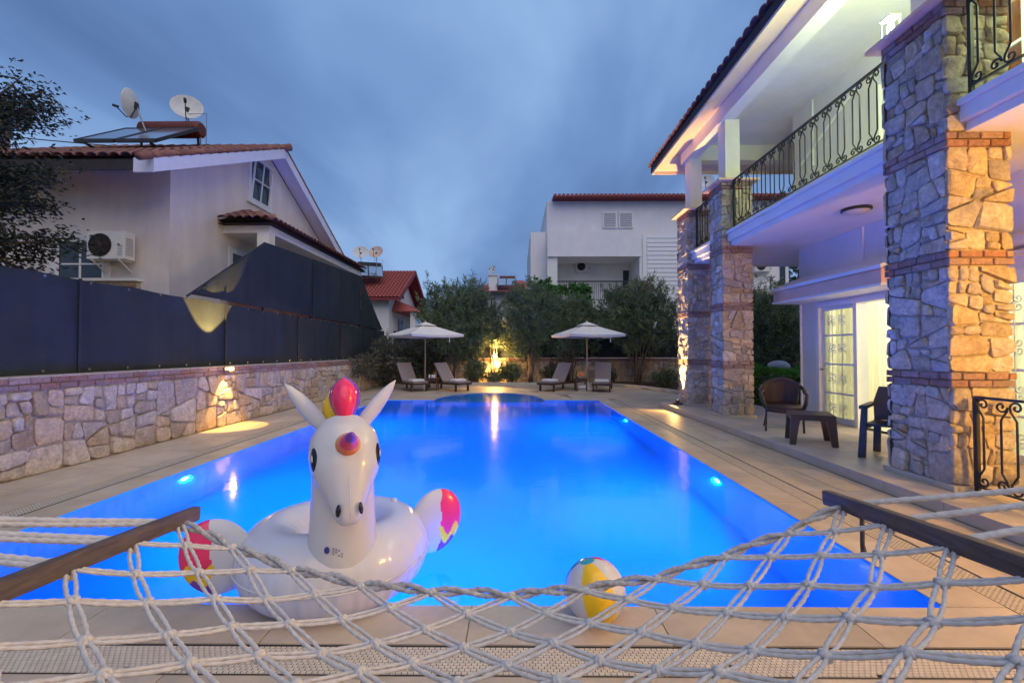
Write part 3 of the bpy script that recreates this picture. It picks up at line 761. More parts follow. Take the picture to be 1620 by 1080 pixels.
# uplight at the foot of the far column
t = thing('ground_spotlight', 'small lit spotlight at the foot of the far stone column', 'spotlight', (4.02, 11.37, TZ))
B(3.93, 4.115, 11.27, 11.47, TZ+0.001, TZ+0.05).build('base', 'fixture', t, bevel=0.01)
MB().lathe([(0.045, 0), (0.05, 0.07), (0.04, 0.072)], (4.02, 11.37, TZ+0.05), 16).build('housing', 'fixture', t, smooth='auto')
MB().lathe([(0.0001, 0.066), (0.04, 0.066)], (4.02, 11.37, TZ+0.05), 16).build('lens', 'lamp_uplight', t)
aim(light('beam', 'SPOT', (4.03, 11.37, TZ+0.14), 2600, (1.0, 0.62, 0.18), t, 0.02, spot=R(46), blend=0.9), (0.075, 0, 1))
aim(light('spill', 'SPOT', (3.93, 11.30, TZ+0.20), 110, (1.0, 0.56, 0.14), t, 0.03, spot=R(110), blend=1.0), (-1.0, -0.55, -0.12))

# ================================================================== THE VILLA
va = thing('villa', 'two storey white villa with veranda and balcony on the right', 'house', (7, 6, 0))
WX = 5.9
SL0, SL1 = 3.56, 3.86                                     # balcony slab
w = MB()                                                  # ground floor wall round its openings (door 7.0-8.95, window 4.25-6.05)
for y0, y1, z0, z1 in ((8.95,9.5,-0.1,3.56),(6.05,7.0,-0.1,3.56),(-1.2,4.25,-0.1,3.56),(7.0,8.95,2.36,3.56),(4.25,6.05,2.40,3.56)):
    w.box(WX, WX+0.2, y0, y1, z0, z1)
w.box(WX+0.201, 12, 9.3, 9.5, -0.1, 3.56)
w.build('ground_floor_wall', 'villa_plaster', va)
w = MB()
for y0, y1, z0, z1 in ((7.6,9.9,3.86,6.75),(-1.2,5.3,3.86,6.75),(5.3,7.6,5.95,6.75)): w.box(6.05, 6.25, y0, y1, z0, z1)
w.box(6.251, 12, 9.7, 9.9, 3.86, 6.75)
w.build('upper_wall', 'villa_plaster', va)
s = MB().box(4.27, 12, -1.2, 11.5, SL0+0.09, SL1-0.06).box(4.235, 12, -1.2, 11.56, SL1-0.06, SL1).box(4.33, 12, -1.2, 11.44, SL0, SL0+0.09)
s.build('balcony_slab', 'villa_plaster', va, bevel=0.012)
s = MB().box(4.23, 4.50, -1.2, 11.6, 6.2, 6.58).box(4.5, 12, 11.3, 11.58, 6.2, 6.58)
s.build('beam', 'villa_plaster', va)
B(4.24, 12, -1.2, 11.59, 6.581, 6.62).build('ceiling', 'villa_plaster', va)
for (y0, y1) in ((4.60, 4.92), (9.30, 9.62), (11.2, 11.5)):
    B(4.30, 4.60, y0, y1, 4.905, 6.205).build('post', 'villa_plaster', va, bevel=0.006)
EX, EY1 = 3.72, 12.35
sf = MB()                                                  # sloping eaves boards, side and end
sf.add([(EX,-1.2,6.30),(4.23,-1.2,6.50),(4.23,11.6,6.50),(EX,EY1-0.1,6.30),(12,11.6,6.5),(12,EY1-0.1,6.3)], [(0,1,2,3),(3,2,4,5)])
sf.build('eaves_soffit', 'amber_lit_board', va, recalc=False)
MB().box(EX-0.03, EX+0.0, -1.2, EY1-0.1, 6.22, 6.34).box(EX-0.03, 12, EY1-0.1, EY1-0.07, 6.22, 6.34).build('fascia', 'amber_lit_board', va)
MB().box(EX-0.055, EX-0.031, -1.2, EY1-0.06, 6.27, 6.40).build('gutter_board', 'soffit_dark', va)
sl = 0.40
rf = MB()
rf.add([(EX-0.03,-1.2,6.345),(EX-0.03,EY1,6.345),(10,EY1-0.0,6.345+sl*6.3),(10,-1.2,6.345+sl*6.3)], [(0,1,2,3)])
rf.add([(EX-0.03,-1.2,6.39),(EX-0.03,EY1,6.39),(10,EY1-0.0,6.39+sl*6.3),(10,-1.2,6.39+sl*6.3)], [(0,1,2,3)])
roof = rf.build('roof', 'soffit_dark', va, recalc=False)

def tile_mesh(wd_=0.24, ln=0.40, h=0.075, name='roof_tile', material='roof_tile', th=0.018):
    """one barrel tile: arched, a little wider at its low end, with a thick front lip"""
    vs = []; n = 6
    for (yy, k, zo) in ((0, 1.0, 0.028), (ln, 0.86, 0.0)):
        for (tt) in (0, th):
            for i in range(n+1):
                a = PI*i/n; vs.append((-math.cos(a)*(wd_/2*k - (0.0 if tt == 0 else th)), yy, zo + math.sin(a)*(h - (0 if tt == 0 else th))))
    fs = []; q = n+1
    for i in range(n):
        fs.append((i, i+1, 2*q+i+1, 2*q+i)); fs.append((q+i, 3*q+i, 3*q+i+1, q+i+1)); fs.append((i, q+i, q+i+1, i+1))
    me = bpy.data.meshes.new(name); me.from_pydata(vs, [], fs); me.materials.append(M[material])
    me.polygons.foreach_set('use_smooth', [True]*len(me.polygons)); me.set_sharp_from_angle(angle=R(45))
    return me
def tiled(parent, O, A, S, cols, rows, sp=0.235, pitch=0.34, single=3, material='roof_tile', skip=None, sx=1.0):
    """tiles over a slope: O at the eaves, A along it, S up the slope; the first rows are single pieces, the rest one mass"""
    A = Vector(A).normalized(); S = Vector(S).normalized(); N = A.cross(S).normalized(); O = Vector(O)
    if N.z < 0: N = -N; 
    me = tile_mesh(material=material)
    basis = Matrix((A, S, N)).transposed()
    V0 = [v.co.copy() for v in me.vertices]; F0 = [tuple(p.vertices) for p in me.polygons]
    mass = MB()
    for r in range(rows):
        for c in range(cols):
            if skip and skip(c, r): continue
            p = O + A*(c*sp + sp/2 + rnd.uniform(-0.004, 0.004)) + S*(r*pitch + rnd.uniform(-0.008, 0.008)) + N*0.012
            if r < single:
                m4 = basis.to_4x4(); m4.translation = p; inst('roof_tile', me, parent, mtx=m4)
            else: mass.add([basis @ v + p for v in V0], F0)
    if mass.v: mass.build('roof_tile_field', material, parent, smooth=True, recalc=False, kind='stuff')
tiled(va, (EX-0.08, EY1+0.02, 6.40), (0,-1,0), (1,0,sl), 57, 8, single=4)

# pent canopy over the door
c = MB().prism([(WX-0.62,2.44),(WX-0.62,2.64),(WX,2.90),(WX,2.44)], 6.6, 9.35, lambda a, b_, c_: (a, c_, b_))
c.build('door_canopy', 'peach_plaster', va)
c = MB().prism([(WX-0.66,2.642),(WX-0.66,2.70),(WX,2.97),(WX,2.915)], 6.56, 9.39, lambda a, b_, c_: (a, c_, b_)).box(WX-0.64, WX, 6.58, 9.37, 2.40, 2.438)
c.build('canopy_trim', 'white_paint', va)
# rooms behind the glass, with assumed lamps of their own
for (x0, x1, y0, y1, z0, z1, nm) in ((WX+0.21, 9.6, 3.0, 9.28, TZ, 3.5, 'ground_floor_room'), (6.26, 9.6, 4.6, 8.6, 3.87, 6.55, 'upper_room')):
    m = MB()
    m.add([(x0,y0,z0),(x1,y0,z0),(x1,y1,z0),(x0,y1,z0),(x0,y0,z1),(x1,y0,z1),(x1,y1,z1),(x0,y1,z1)], [(0,1,2,3),(4,7,6,5),(1,2,6,5),(0,1,5,4),(3,2,6,7)])
    m.build(nm, 'room_wall', va, recalc=False)
light('room_light', 'POINT', (8.2, 7.4, 2.6), 210, (1.0, 0.95, 0.74), va, 0.15)
light('room_light', 'POINT', (8.2, 4.6, 2.6), 200, (0.88, 1.0, 0.80), va, 0.15)
light('room_light', 'POINT', (7.8, 6.4, 5.9), 150, (1.0, 0.72, 0.38), va, 0.15)

def scroll(c, r0, turns, sgn, plane, start=0.0, n=26):
    """spiral in a plane (u, v axes), ending at its own centre"""
    u, v = plane; pts = []
    for i in range(n+1):
        f = i/n; rr = r0*(1 - 0.80*f); a = start + sgn*turns*2*PI*f; pts.append(Vector(c) + u*(math.cos(a)*rr) + v*(math.sin(a)*rr))
    return pts
def grille(parent, y0, y1, z0, z1, x, ny, motif_z):
    """white iron window grille: uprights with pairs of C scrolls"""
    U, V = Vector((0,1,0)), Vector((0,0,1))
    for i in range(1, ny):
        y = y0 + (y1-y0)*i/ny
        MB().tube([(x,y,z0),(x,y,z1)], 0.007, 6).build('grille_bar', 'white_iron', parent)
        m = MB()
        for z in motif_z:
            for sg in (-1, 1):
                for sv in (-1, 1): m.tube(scroll((x-0.008, y+sg*0.055, z+sv*0.05), 0.05, 1.15, sg*sv, (U*(-sg), V*(-sv) if False else V*sv), PI*0.5*0), 0.006, 5)
            m.sphere((x-0.01, y, z), 0.018, 8, 6)
        m.build('grille_scroll', 'white_iron', parent, smooth=True)
def curtain(parent, x, y0, y1, z0, z1, material, folds=9, amp=0.035, name='curtain'):
    m = MB(); n = folds*6; vs = []
    for i in range(n+1):
        y = y0 + (y1-y0)*i/n; a = amp*math.sin(2*PI*folds*i/n) + amp*0.4*math.sin(2*PI*folds*0.37*i/n)
        for k, z in enumerate((z0, (z0+z1)/2, z1)): vs.append((x + a*(1.0 - 0.15*k), y, z))
    m.add(vs, [(i*3+k, (i+1)*3+k, (i+1)*3+k+1, i*3+k+1) for i in range(n) for k in range(2)])
    return m.build(name, material, parent, smooth=True, recalc=False)
def leaf_door(parent, y0, y1, z0, z1, x, rows=4, name='door', glass=True, fw=0.065):
    d = MB().box(x, x+0.05, y0, y0+fw, z0, z1).box(x, x+0.05, y1-fw, y1, z0, z1).box(x, x+0.05, y0+fw, y1-fw, z1-fw, z1).box(x, x+0.05, y0+fw, y1-fw, z0, z0+fw*1.6)
    o = d.build(name, 'white_paint', parent)
    for i in range(1, rows):
        z = z0 + (z1-z0)*i/rows; B(x+0.006, x+0.044, y0+fw, y1-fw, z-0.016, z+0.016).build('glazing_bar', 'white_paint', o)
    if glass: B(x+0.02, x+0.026, y0+fw, y1-fw, z0+fw, z1-fw).build('pane', 'glass', o)
    return o
# main glazed door: outer frame, one leaf with grille, one opening with curtains drawn aside
fr = MB().box(WX-0.03, WX+0.19, 8.87, 8.95, TZ, 2.36).box(WX-0.03, WX+0.19, 7.0, 7.08, TZ, 2.36).box(WX-0.03, WX+0.19, 7.08, 8.87, 2.28, 2.36).box(WX-0.02, WX+0.18, 7.90, 7.98, TZ, 2.28)
fr.build('door_frame', 'white_paint', va)
dl = leaf_door(va, 7.98, 8.87, TZ+0.005, 2.28, WX+0.03)
grille(dl, 8.045, 8.805, TZ+0.07, 2.21, WX+0.015, 3, (0.40, 0.95, 1.5, 2.02))
MB().tube([(WX-0.03,8.83,1.1),(WX-0.03,8.73,1.1)], 0.012, 6).sphere((WX,8.83,1.1), 0.022, 8, 6).build('handle', 'metal_grey', dl)
curtain(va, WX+0.32, 7.70, 8.9, TZ+0.02, 2.5, 'curtain', 9)
curtain(va, WX+0.34, 6.75, 7.20, TZ+0.02, 2.5, 'curtain', 4)
# near window door
fr = MB().box(WX-0.03, WX+0.19, 5.97, 6.05, TZ, 2.40).box(WX-0.03, WX+0.19, 4.25, 4.33, TZ, 2.40).box(WX-0.03, WX+0.19, 4.33, 5.97, 2.32, 2.40)
fr.build('door_frame', 'white_paint', va)
for a, c_ in ((5.15, 5.97), (4.33, 5.15)):
    d2 = leaf_door(va, a, c_, TZ+0.005, 2.32, WX+0.03)
    grille(d2, a+0.065, c_-0.065, TZ+0.07, 2.25, WX+0.015, 3, (0.40, 0.95, 1.5, 2.02))
curtain(va, WX+0.32, 5.5, 6.02, TZ+0.02, 2.5, 'curtain', 4)
MB().box(8.2, 9.1, 6.2, 8.2, TZ, 0.55).box(9.0, 9.3, 6.2, 8.2, 0.55, 1.0).build('sofa', 'sofa', None, bevel=0.05)
tag(bpy.data.objects['sofa'], 'pale sofa seen through the open veranda door', 'sofa')
# upper windows with curtains
fr = MB().box(6.02, 6.24, 7.52, 7.6, 3.88, 5.95).box(6.02, 6.24, 5.3, 5.38, 3.88, 5.95).box(6.02, 6.24, 5.38, 7.52, 5.87, 5.95)
fr.build('window_frame', 'white_paint', va)
for a, c_ in ((6.82, 7.52), (6.1, 6.82), (5.38, 6.1)): leaf_door(va, a, c_, 3.88, 5.87, 6.08, 3, 'window')
curtain(va, 6.5, 6.3, 7.5, 3.9, 6.2, 'curtain', 8); curtain(va, 6.52, 5.35, 6.15, 3.9, 6.2, 'orange_curtain', 5)
MB().tube([(6.03, 9.2, 5.2), (6.03, 9.2, 6.55)], 0.02, 6).tube([(WX-0.02, 9.42, TZ), (WX-0.02, 9.42, 2.4)], 0.018, 6).tube([(WX-0.02, 7.72, 2.99), (WX-0.02, 7.72, 3.55)], 0.014, 6).build('drain_pipe', 'white_paint', va)
MB().beam((6.0, 9.6, 5.35), (6.0, 8.0, 6.1), 0.04, 0.04).build('awning_arm', 'white_paint', va)
# a rolled awning above the near window
MB().tube([(WX-0.16, 4.0, 2.72), (WX-0.16, 6.1, 2.72)], 0.075, 12).build('rolled_awning', 'cream_plaster', va, smooth='auto')
MB().box(WX-0.2, WX, 4.0, 6.15, 2.56, 2.60).build('awning_shelf', 'cream_plaster', va)

# lamps of the villa, some of them assumed
t = thing('lantern', 'lit greenish white lantern on the balcony post above the near stone column', 'lantern', (4.40, 5.30, 5.10))
MB().beam((4.45, 4.92, 5.16), (4.40, 5.30, 5.16), 0.03, 0.03).box(4.33, 4.47, 5.23, 5.37, 5.10, 5.125).box(4.33, 4.47, 5.23, 5.37, 5.34, 5.36).build('frame', 'white_paint', t)
for sx in (-1, 1):
    for sy in (-1, 1): MB().box(4.40+sx*0.06-0.006, 4.40+sx*0.06+0.006, 5.30+sy*0.06-0.006, 5.30+sy*0.06+0.006, 5.125, 5.34).build('corner_bar', 'white_paint', t)
MB().lathe([(0.032, 5.127), (0.038, 5.20), (0.032, 5.27)], (4.40, 5.30, 0), 14).build('shade', 'lamp_green', t, smooth=True)
light('lantern_light', 'POINT', (4.42, 5.50, 5.22), 125, (0.80, 1.0, 0.50), t, 0.12)
t = thing('assumed_sconce', 'assumed unseen lit sconce on the upper veranda wall behind the near stone column', 'wall lamp', (6.05, 3.9, 5.6))  # added: assumed source for the greenish veranda light, fitting unseen
MB().lathe([(0.05, 5.52), (0.065, 5.62), (0.05, 5.72)], (5.95, 3.9, 0), 12).build('shade', 'lamp_green', t, smooth=True); B(5.97, 6.05, 3.87, 3.93, 5.6, 5.64).build('arm', 'white_paint', t)
light('assumed_sconce_light', 'POINT', (5.80, 3.9, 5.62), 110, (0.80, 1.0, 0.50), t, 0.12)
t = thing('ceiling_lamp', 'round unlit ceiling lamp under the balcony', 'ceiling lamp', (5.05, 6.75, SL0))
MB().lathe([(0.19, 0.0), (0.195, -0.03), (0.175, -0.045)], (5.05, 6.75, SL0-0.001), 28).build('rim', 'metal_dark', t, smooth='auto')
MB().lathe([(0.174, -0.04), (0.14, -0.075), (0.07, -0.092), (0.0001, -0.096)], (5.05, 6.75, SL0-0.001), 28).build('diffuser', 'lamp_off', t, smooth=True)
t = thing('assumed_lantern', 'assumed amber lantern, out of view on the villa wall right of the near column', 'lantern', (WX, 1.6, 2.0))  # unseen source, assumed from the amber light on the near column
MB().beam((WX, 1.6, 2.0), (WX-0.18, 1.6, 2.0), 0.03, 0.05).box(WX-0.24, WX-0.12, 1.54, 1.66, 2.02, 2.04).box(WX-0.25, WX-0.11, 1.53, 1.67, 2.25, 2.27).build('frame', 'iron', t)
MB().lathe([(0.045, 2.04), (0.055, 2.15), (0.045, 2.25)], (WX-0.18, 1.6, 0), 12).build('shade', 'lamp_amber', t, smooth=True)
light('lantern_light', 'POINT', (WX-0.45, 1.6, 2.12), 500, (1.0, 0.52, 0.08), t, 0.06)

# ------------------------------------------------------------------ wrought iron railings
RM = {}
def railing(A, Bp, z0, hgt, label, ends=(True, True)):
    A = Vector((*A, z0)); Bp = Vector((*Bp, z0)); d = (Bp-A); L = d.length; d.normalize()
    t = thing('railing', label, 'railing', tuple(A), 'wrought iron railings')
    up = Vector((0,0,1)); n = max(2, round(L/0.27)); un = L/n; zb, ztp = 0.07, hgt
    MB().beam(A + up*(hgt), Bp + up*(hgt), 0.045, 0.022).build('top_rail', 'iron', t, bevel=0.004)
    MB().beam(A + up*zb, Bp + up*zb, 0.03, 0.014).build('bottom_rail', 'iron', t)
    for e, P in zip(ends, (A, Bp)):
        if e: MB().beam(P + up*0.0, P + up*(hgt+0.005), 0.034, 0.034, (1,0,0)).build('post', 'iron', t)
    key = round(un, 3); ang = math.atan2(d.y, d.x)
    H0, H1 = zb+0.007, hgt-0.011
    if (key, hgt) not in RM:
        X = Vector((1,0,0)); res = []
        for sg in (-1, 1):                                    # a bar that swells out at both ends and curls in to a scroll
            a = un*0.27
            pts = []
            def half(zs, sgn):
                p = scroll((sg*un*0.28, 0, zs), un*0.185, 1.15, -sg*sgn, (X*sg, up), 0.0, 20)[::-1]
                return p
            zl, zh = H0 + un*0.19, H1 - un*0.19
            low = half(zl, 1); high = half(zh, -1)[::-1]
            mid = [Vector((sg*a, 0, zl + un*0.42)), Vector((sg*a, 0, (zl+zh)/2)), Vector((sg*a, 0, zh - un*0.42))]
            q1 = [Vector((sg*un*0.44, 0, zl + un*0.14)), Vector((sg*un*0.34, 0, zl + un*0.30))]
            q2 = [Vector((sg*un*0.34, 0, zh - un*0.30)), Vector((sg*un*0.44, 0, zh - un*0.14))]
            res.append(MB().tube(low + q1 + mid + q2 + high, 0.0092, 6).mesh('baluster', 'iron', True))
        RM[(key, hgt)] = res
    for i in range(n):
        P = A + d*((i+0.5)*un)
        for me in RM[(key, hgt)]: inst('baluster', me, t, P, ang)
    return t
railing((4.36, 5.26), (4.36, 9.08), SL1+0.02, 0.98, 'black wrought iron balcony railing between the near and middle columns')
railing((4.36, 9.86), (4.36, 10.95), SL1+0.02, 0.98, 'short balcony railing between the middle and far columns')
railing((4.30, 1.2), (4.30, 4.28), SL1+0.02, 0.98, 'balcony railing at the top right corner in front of the near column')
railing((4.30, 1.2), (4.30, 4.30), TZ, 0.90, 'low black railing on the terrace at the foot of the near column')
railing((4.4, 3.2), (5.8, 3.2), TZ, 0.90, 'low black railing crossing the terrace towards the near window')
# ================================================================== NEIGHBOURING HOUSES
def ac_unit(loc, ang, label, w=0.82, h=0.6, d=0.3):
    """outdoor air conditioner; its front faces local -y"""
    t = thing('air_conditioner', label, 'air conditioner', (0,0,0), 'outdoor air conditioners')
    B(-w/2, w/2, -d, 0, 0, h).build('casing', 'ac_white', t, bevel=0.015)
    cx = -w*0.14; r = h*0.40; m90 = Matrix.Rotation(R(90), 4, 'X')
    MB().lathe([(0.0001, 0.002), (r, 0.002), (r, 0.012), (r*1.04, 0.012), (r*1.04, 0.0)], (cx, -d, h*0.5), 28, m90).build('fan_recess', 'ac_dark', t)
    fb = MB().sphere((cx, -d-0.008, h*0.5), r*0.22, 12, 8, (1, 0.3, 1))
    for k in range(4):
        a = 2*PI*k/4+0.4; fb.add([(cx+r*0.15*math.cos(a-0.5), -d-0.004, h*0.5+r*0.15*math.sin(a-0.5)), (cx+r*0.85*math.cos(a-0.35), -d-0.004, h*0.5+r*0.85*math.sin(a-0.35)), (cx+r*0.85*math.cos(a+0.5), -d-0.014, h*0.5+r*0.85*math.sin(a+0.5)), (cx+r*0.15*math.cos(a+0.5), -d-0.012, h*0.5+r*0.15*math.sin(a+0.5))], [(0,1,2,3)])
    fb.build('fan', 'dark_wood', t)
    m = MB()
    for k in range(4): m.lathe([(r*(0.25+0.24*k), 0.018), (r*(0.25+0.24*k)+0.008, 0.022), (r*(0.25+0.24*k)+0.016, 0.018)], (cx, -d, h*0.5), 24, m90)
    for k in range(8):
        a = 2*PI*k/8; m.tube([(cx, -d-0.02, h*0.5), (cx+math.cos(a)*r, -d-0.02, h*0.5+math.sin(a)*r)], 0.004, 4)
    m.build('fan_grille', 'ac_dark', t)
    m = MB()
    for k in range(7): m.box(w*0.33, w*0.46, -d-0.004, -d-0.0005, h*0.12+k*0.035, h*0.12+k*0.035+0.014)
    m.build('vent', 'metal_grey', t)
    m = MB()
    for k in range(9): m.box(w/2+0.0005, w/2+0.004, -d*0.85, -d*0.2, h*0.15+k*0.045, h*0.15+k*0.045+0.02)
    m.build('side_vent', 'metal_grey', t)
    MB().beam((-w*0.36, 0.05, -0.02), (-w*0.36, -d, -0.02), 0.03, 0.03).beam((w*0.36, 0.05, -0.02), (w*0.36, -d, -0.02), 0.03, 0.03).beam((-w*0.36, 0.05, -0.25), (-w*0.36, -d*0.9, -0.03), 0.025, 0.025).beam((w*0.36, 0.05, -0.25), (w*0.36, -d*0.9, -0.03), 0.025, 0.025).build('bracket', 'ac_white', t)
    t.location = loc; t.rotation_euler = (0, 0, ang)
    return t
def dish(loc, az, el, r, label, material='dish', mast=0.9, lean=(0,0)):
    """satellite dish; at az 0 it looks along -y"""
    t = thing('satellite_dish', label, 'satellite dish', (0,0,0), 'satellite dishes')
    m4 = Matrix.Rotation(az, 4, 'Z') @ Matrix.Rotation(R(90)-el, 4, 'X')
    prof = [(max(0.0001, r*k/8), 0.28*r*(k/8)**2) for k in range(9)] + [(r*1.02, 0.285*r), (r*1.0, 0.26*r)] + [(max(0.0001, r*k/8), 0.28*r*(k/8)**2-0.02) for k in range(8, -1, -1)]
    m4b = Matrix.Rotation(az, 4, 'Z') @ Matrix.Rotation(R(90)-el, 4, 'X')
    MB().lathe(prof, (0,0,0), 28, m4b).build('reflector', material, t, smooth='auto')
    f = m4 @ Vector((0, -r*0.35 if el >= 0 else 0, r*1.15)); e0 = m4 @ Vector((0, -r*0.98, 0.26*r))
    e1 = m4 @ Vector((0, -r*1.0, r*0.45))
    MB().tube([m4 @ Vector((0, -0.1, -0.05)), e0 + (m4 @ Vector((0,0,-0.06)))*1.0, e1, f], 0.016, 6).build('arm', 'metal_dark', t, smooth=True)
    MB().tube([f - (m4 @ Vector((0,0,0.05))), f + (m4 @ Vector((0,0.03,0.09)))], 0.04, 8).build('receiver', 'metal_dark', t)
    MB().box(-0.05, 0.05, -0.04, 0.1, -0.12, 0.06).build('clamp', 'metal_dark', t)
    MB().tube([(0, 0.05, 0), (lean[0], 0.05+lean[1], -mast)], 0.024, 8).build('mast', 'metal_grey', t)
    t.location = loc
    return t
def solar_heater(loc, rz, s, label, tank='tank_red', n=2):
    """two glazed collectors leaning back to a horizontal tank; low edge on local -y"""
    t = thing('solar_water_heater', label, 'solar heater', (0,0,0), 'rooftop solar water heaters')
    a = Vector((0, -1.6*s, 0.12*s)); c = Vector((0, 0.0, 1.22*s)); w = 1.08*s
    d = (c-a).normalized(); nn = Vector((1,0,0)).cross(d)
    for i in range(n):
        x0 = (i - n/2)*(w+0.06*s); x1 = x0 + w
        f = MB()
        for p, q in (((x0,a),(x0,c)),((x1,a),(x1,c))): f.beam(p[1]+Vector((p[0],0,0)), q[1]+Vector((q[0],0,0)), 0.05*s, 0.09*s)
        f.beam(a+Vector((x0,0,0)), a+Vector((x1,0,0)), 0.05*s, 0.10*s).beam(c+Vector((x0,0,0)), c+Vector((x1,0,0)), 0.05*s, 0.09*s)
        fo = f.build('collector_frame', 'metal_dark', t)
        g_ = MB(); p = [a+Vector((x0,0,0)), a+Vector((x1,0,0)), c+Vector((x1,0,0)), c+Vector((x0,0,0))]
        g_.add([q + nn*0.03*s for q in p] + [q - nn*0.03*s for q in p], [(0,1,2,3),(7,6,5,4),(0,4,5,1),(1,5,6,2),(2,6,7,3),(3,7,4,0)])
        g_.build('collector_glass', 'panel_glass', fo)
    my = Matrix.Rotation(R(90), 4, 'Y')
    L = 0.95*s
    MB().lathe([(0.0001,-L),(0.2*s,-L),(0.245*s,-L+0.05*s),(0.25*s,-L+0.1*s),(0.25*s,L-0.1*s),(0.245*s,L-0.05*s),(0.2*s,L),(0.0001,L)], (0.1*s, 0.25*s, 1.32*s), 20, my).build('tank', tank, t, smooth='auto')
    f = MB()
    for x in (-0.9*s, 0.9*s):
        f.beam((x, 0.45*s, -0.1*s), (x, 0.28*s, 1.1*s), 0.05*s, 0.05*s).beam((x, 0.45*s, 0.0), (x, -1.55*s, 0.08*s), 0.05*s, 0.05*s).beam((x, 0.4*s, 0.3*s), (x, -0.7*s, 0.1*s), 0.03*s, 0.03*s)
    f.beam((-0.9*s, 0.45*s, 0.3*s), (0.9*s, 0.42*s, 0.5*s), 0.04*s, 0.04*s)
    f.build('stand', 'metal_dark', t)
    f = MB().tube([(1.0*s, 0.25*s, 1.1*s), (1.0*s, 0.3*s, 0.4*s), (1.2*s, 0.3*s, 0.1*s)], 0.02*s, 6).tube([(0.5*s,0.3*s,1.55*s),(0.5*s,0.3*s,1.85*s),(1.15*s,0.3*s,1.85*s),(1.15*s,0.3*s,0.2*s)], 0.015*s, 6)
    f.build('pipe', 'metal_grey', t)
    t.location = loc; t.rotation_euler = (0,0,rz)
    return t

# ---- left neighbour: gable towards the pool
hl = thing('neighbour_house', 'cream gabled house behind the left screen with tiled roof', 'house', (-11, 15, 0))
GX, GY0, GYR, GY1 = -8.0, 10.4, 14.6, 18.8
EZ, RZ = 5.98, 8.0
prof = [(GY0,-0.1),(GY1,-0.1),(GY1,EZ-0.25),(GYR,RZ-0.28),(GY0,EZ-0.25)]
MB().prism(prof, -18, GX, lambda a, b_, c_: (c_, a, b_)).build('wall', 'cream_plaster', hl)
oh, ex = 1.1, 0.5
slp = (RZ-EZ)/(GYR-GY0)
def rz_(y): return RZ - abs(y-GYR)*slp
y0, y1 = GY0-oh, GY1+oh
MB().prism([(y0, rz_(y0)-0.02),(GYR, RZ-0.02),(y1, rz_(y1)-0.02),(y1, rz_(y1)-0.20),(GYR, RZ-0.20),(y0, rz_(y0)-0.20)], -18.5, GX+ex-0.03, lambda a, b_, c_: (c_, a, b_)).build('roof_deck', 'soffit_dark', hl)
MB().prism([(y0-0.02, rz_(y0)+0.0),(GYR, RZ+0.01),(GYR, RZ-0.30),(y0-0.02, rz_(y0)-0.30)], GX+ex-0.028, GX+ex+0.01, lambda a, b_, c_: (c_, a, b_)).build('barge_board', 'lilac_board', hl)
MB().prism([(GYR+0.001, RZ+0.01),(y1, rz_(y1)+0.0),(y1, rz_(y1)-0.30),(GYR+0.001, RZ-0.30)], GX+ex-0.028, GX+ex+0.01, lambda a, b_, c_: (c_, a, b_)).build('barge_board', 'lilac_board', hl)
B(-18.5, GX+ex-0.42, y0-0.02, y0+0.0, rz_(y0)-0.25, rz_(y0)-0.04).build('eaves_board', 'soffit_dark', hl)
MB().box(GX+ex-0.42, GX+ex-0.03, y0-0.022, y0+0.02, rz_(y0)-0.30, rz_(y0)-0.0).build('boxed_eaves', 'lilac_board', hl)
sv = Vector((0, GYR-y0, RZ-rz_(y0))).normalized()
tiled(hl, (-13.6, y0-0.04, rz_(y0)-0.0), (1,0,0), sv, 26, 18, sp=0.236, pitch=0.355, single=10)
m = MB()
rt = []
x = -13.6
rm = MB().tube([(-0.21,0,0),(0.0,0,0.008),(0.21,0,0.02)], [0.10,0.105,0.115], 10).mesh('ridge_tile', 'roof_tile', True)
while x < GX+ex:
    inst('ridge_tile', rm, hl, (x, GYR, RZ+0.04)); x += 0.38
rake = MB().tube([(0,-0.2,0),(0,0.2,0.0)], [0.085,0.075], 8).mesh('verge_tile', 'roof_tile', True)
for k in range(17):
    for sg in (-1, 1):
        s_ = 0.2 + k*0.375; yy = GYR + sg*s_*0.88; 
        m4 = Matrix.Rotation(sg*-math.atan(slp) if True else 0, 4, 'X'); m4.translation = Vector((GX+ex-0.05, yy, rz_(yy)+0.06)); inst('verge_tile', rake, hl, mtx=m4)
for sg in (-1, 1):                                           # pale boards under the gable overhang
    yo = GYR + sg*(GYR-y0); MB().prism([(GYR, RZ-0.203), (yo, rz_(yo)-0.203), (yo, rz_(yo)-0.225), (GYR, RZ-0.225)], GX+0.001, GX+ex-0.03, lambda a, b_, c_: (c_, a, b_)).build('gable_soffit', 'lilac_board', hl)
# upper gable window (tilted open) with a wide white surround
wy, wz = 13.42, 6.02
MB().box(GX, GX+0.05, wy, wy+0.12, wz, wz+1.4).box(GX, GX+0.05, wy+1.13, wy+1.25, wz, wz+1.4).box(GX, GX+0.05, wy+0.12, wy+1.13, wz+1.28, wz+1.4).box(GX, GX+0.07, wy-0.05, wy+1.3, wz-0.12, wz).build('window_surround', 'lilac_board', hl)
wf = B(GX+0.005, GX+0.012, wy+0.12, wy+1.13, wz, wz+1.28).build('window', 'dark_glass', hl)
sash = MB(); ya, yb, za, zb_ = wy+0.15, wy+1.10, wz+0.04, wz+1.24
for (p, q) in (((ya,za),(ya,zb_)),((yb,za),(yb,zb_)),((ya,za),(yb,za)),((ya,zb_),(yb,zb_)),(((ya+yb)/2,za),((ya+yb)/2,zb_)),((ya,za+0.6),(yb,za+0.6))):
    sash.beam((GX+0.03+(p[1]-za)*0.10, p[0], p[1]), (GX+0.03+(q[1]-za)*0.10, q[0], q[1]), 0.045 if p[0] in (ya, yb) else 0.03, 0.03)
sash.build('sash', 'white_paint', wf)
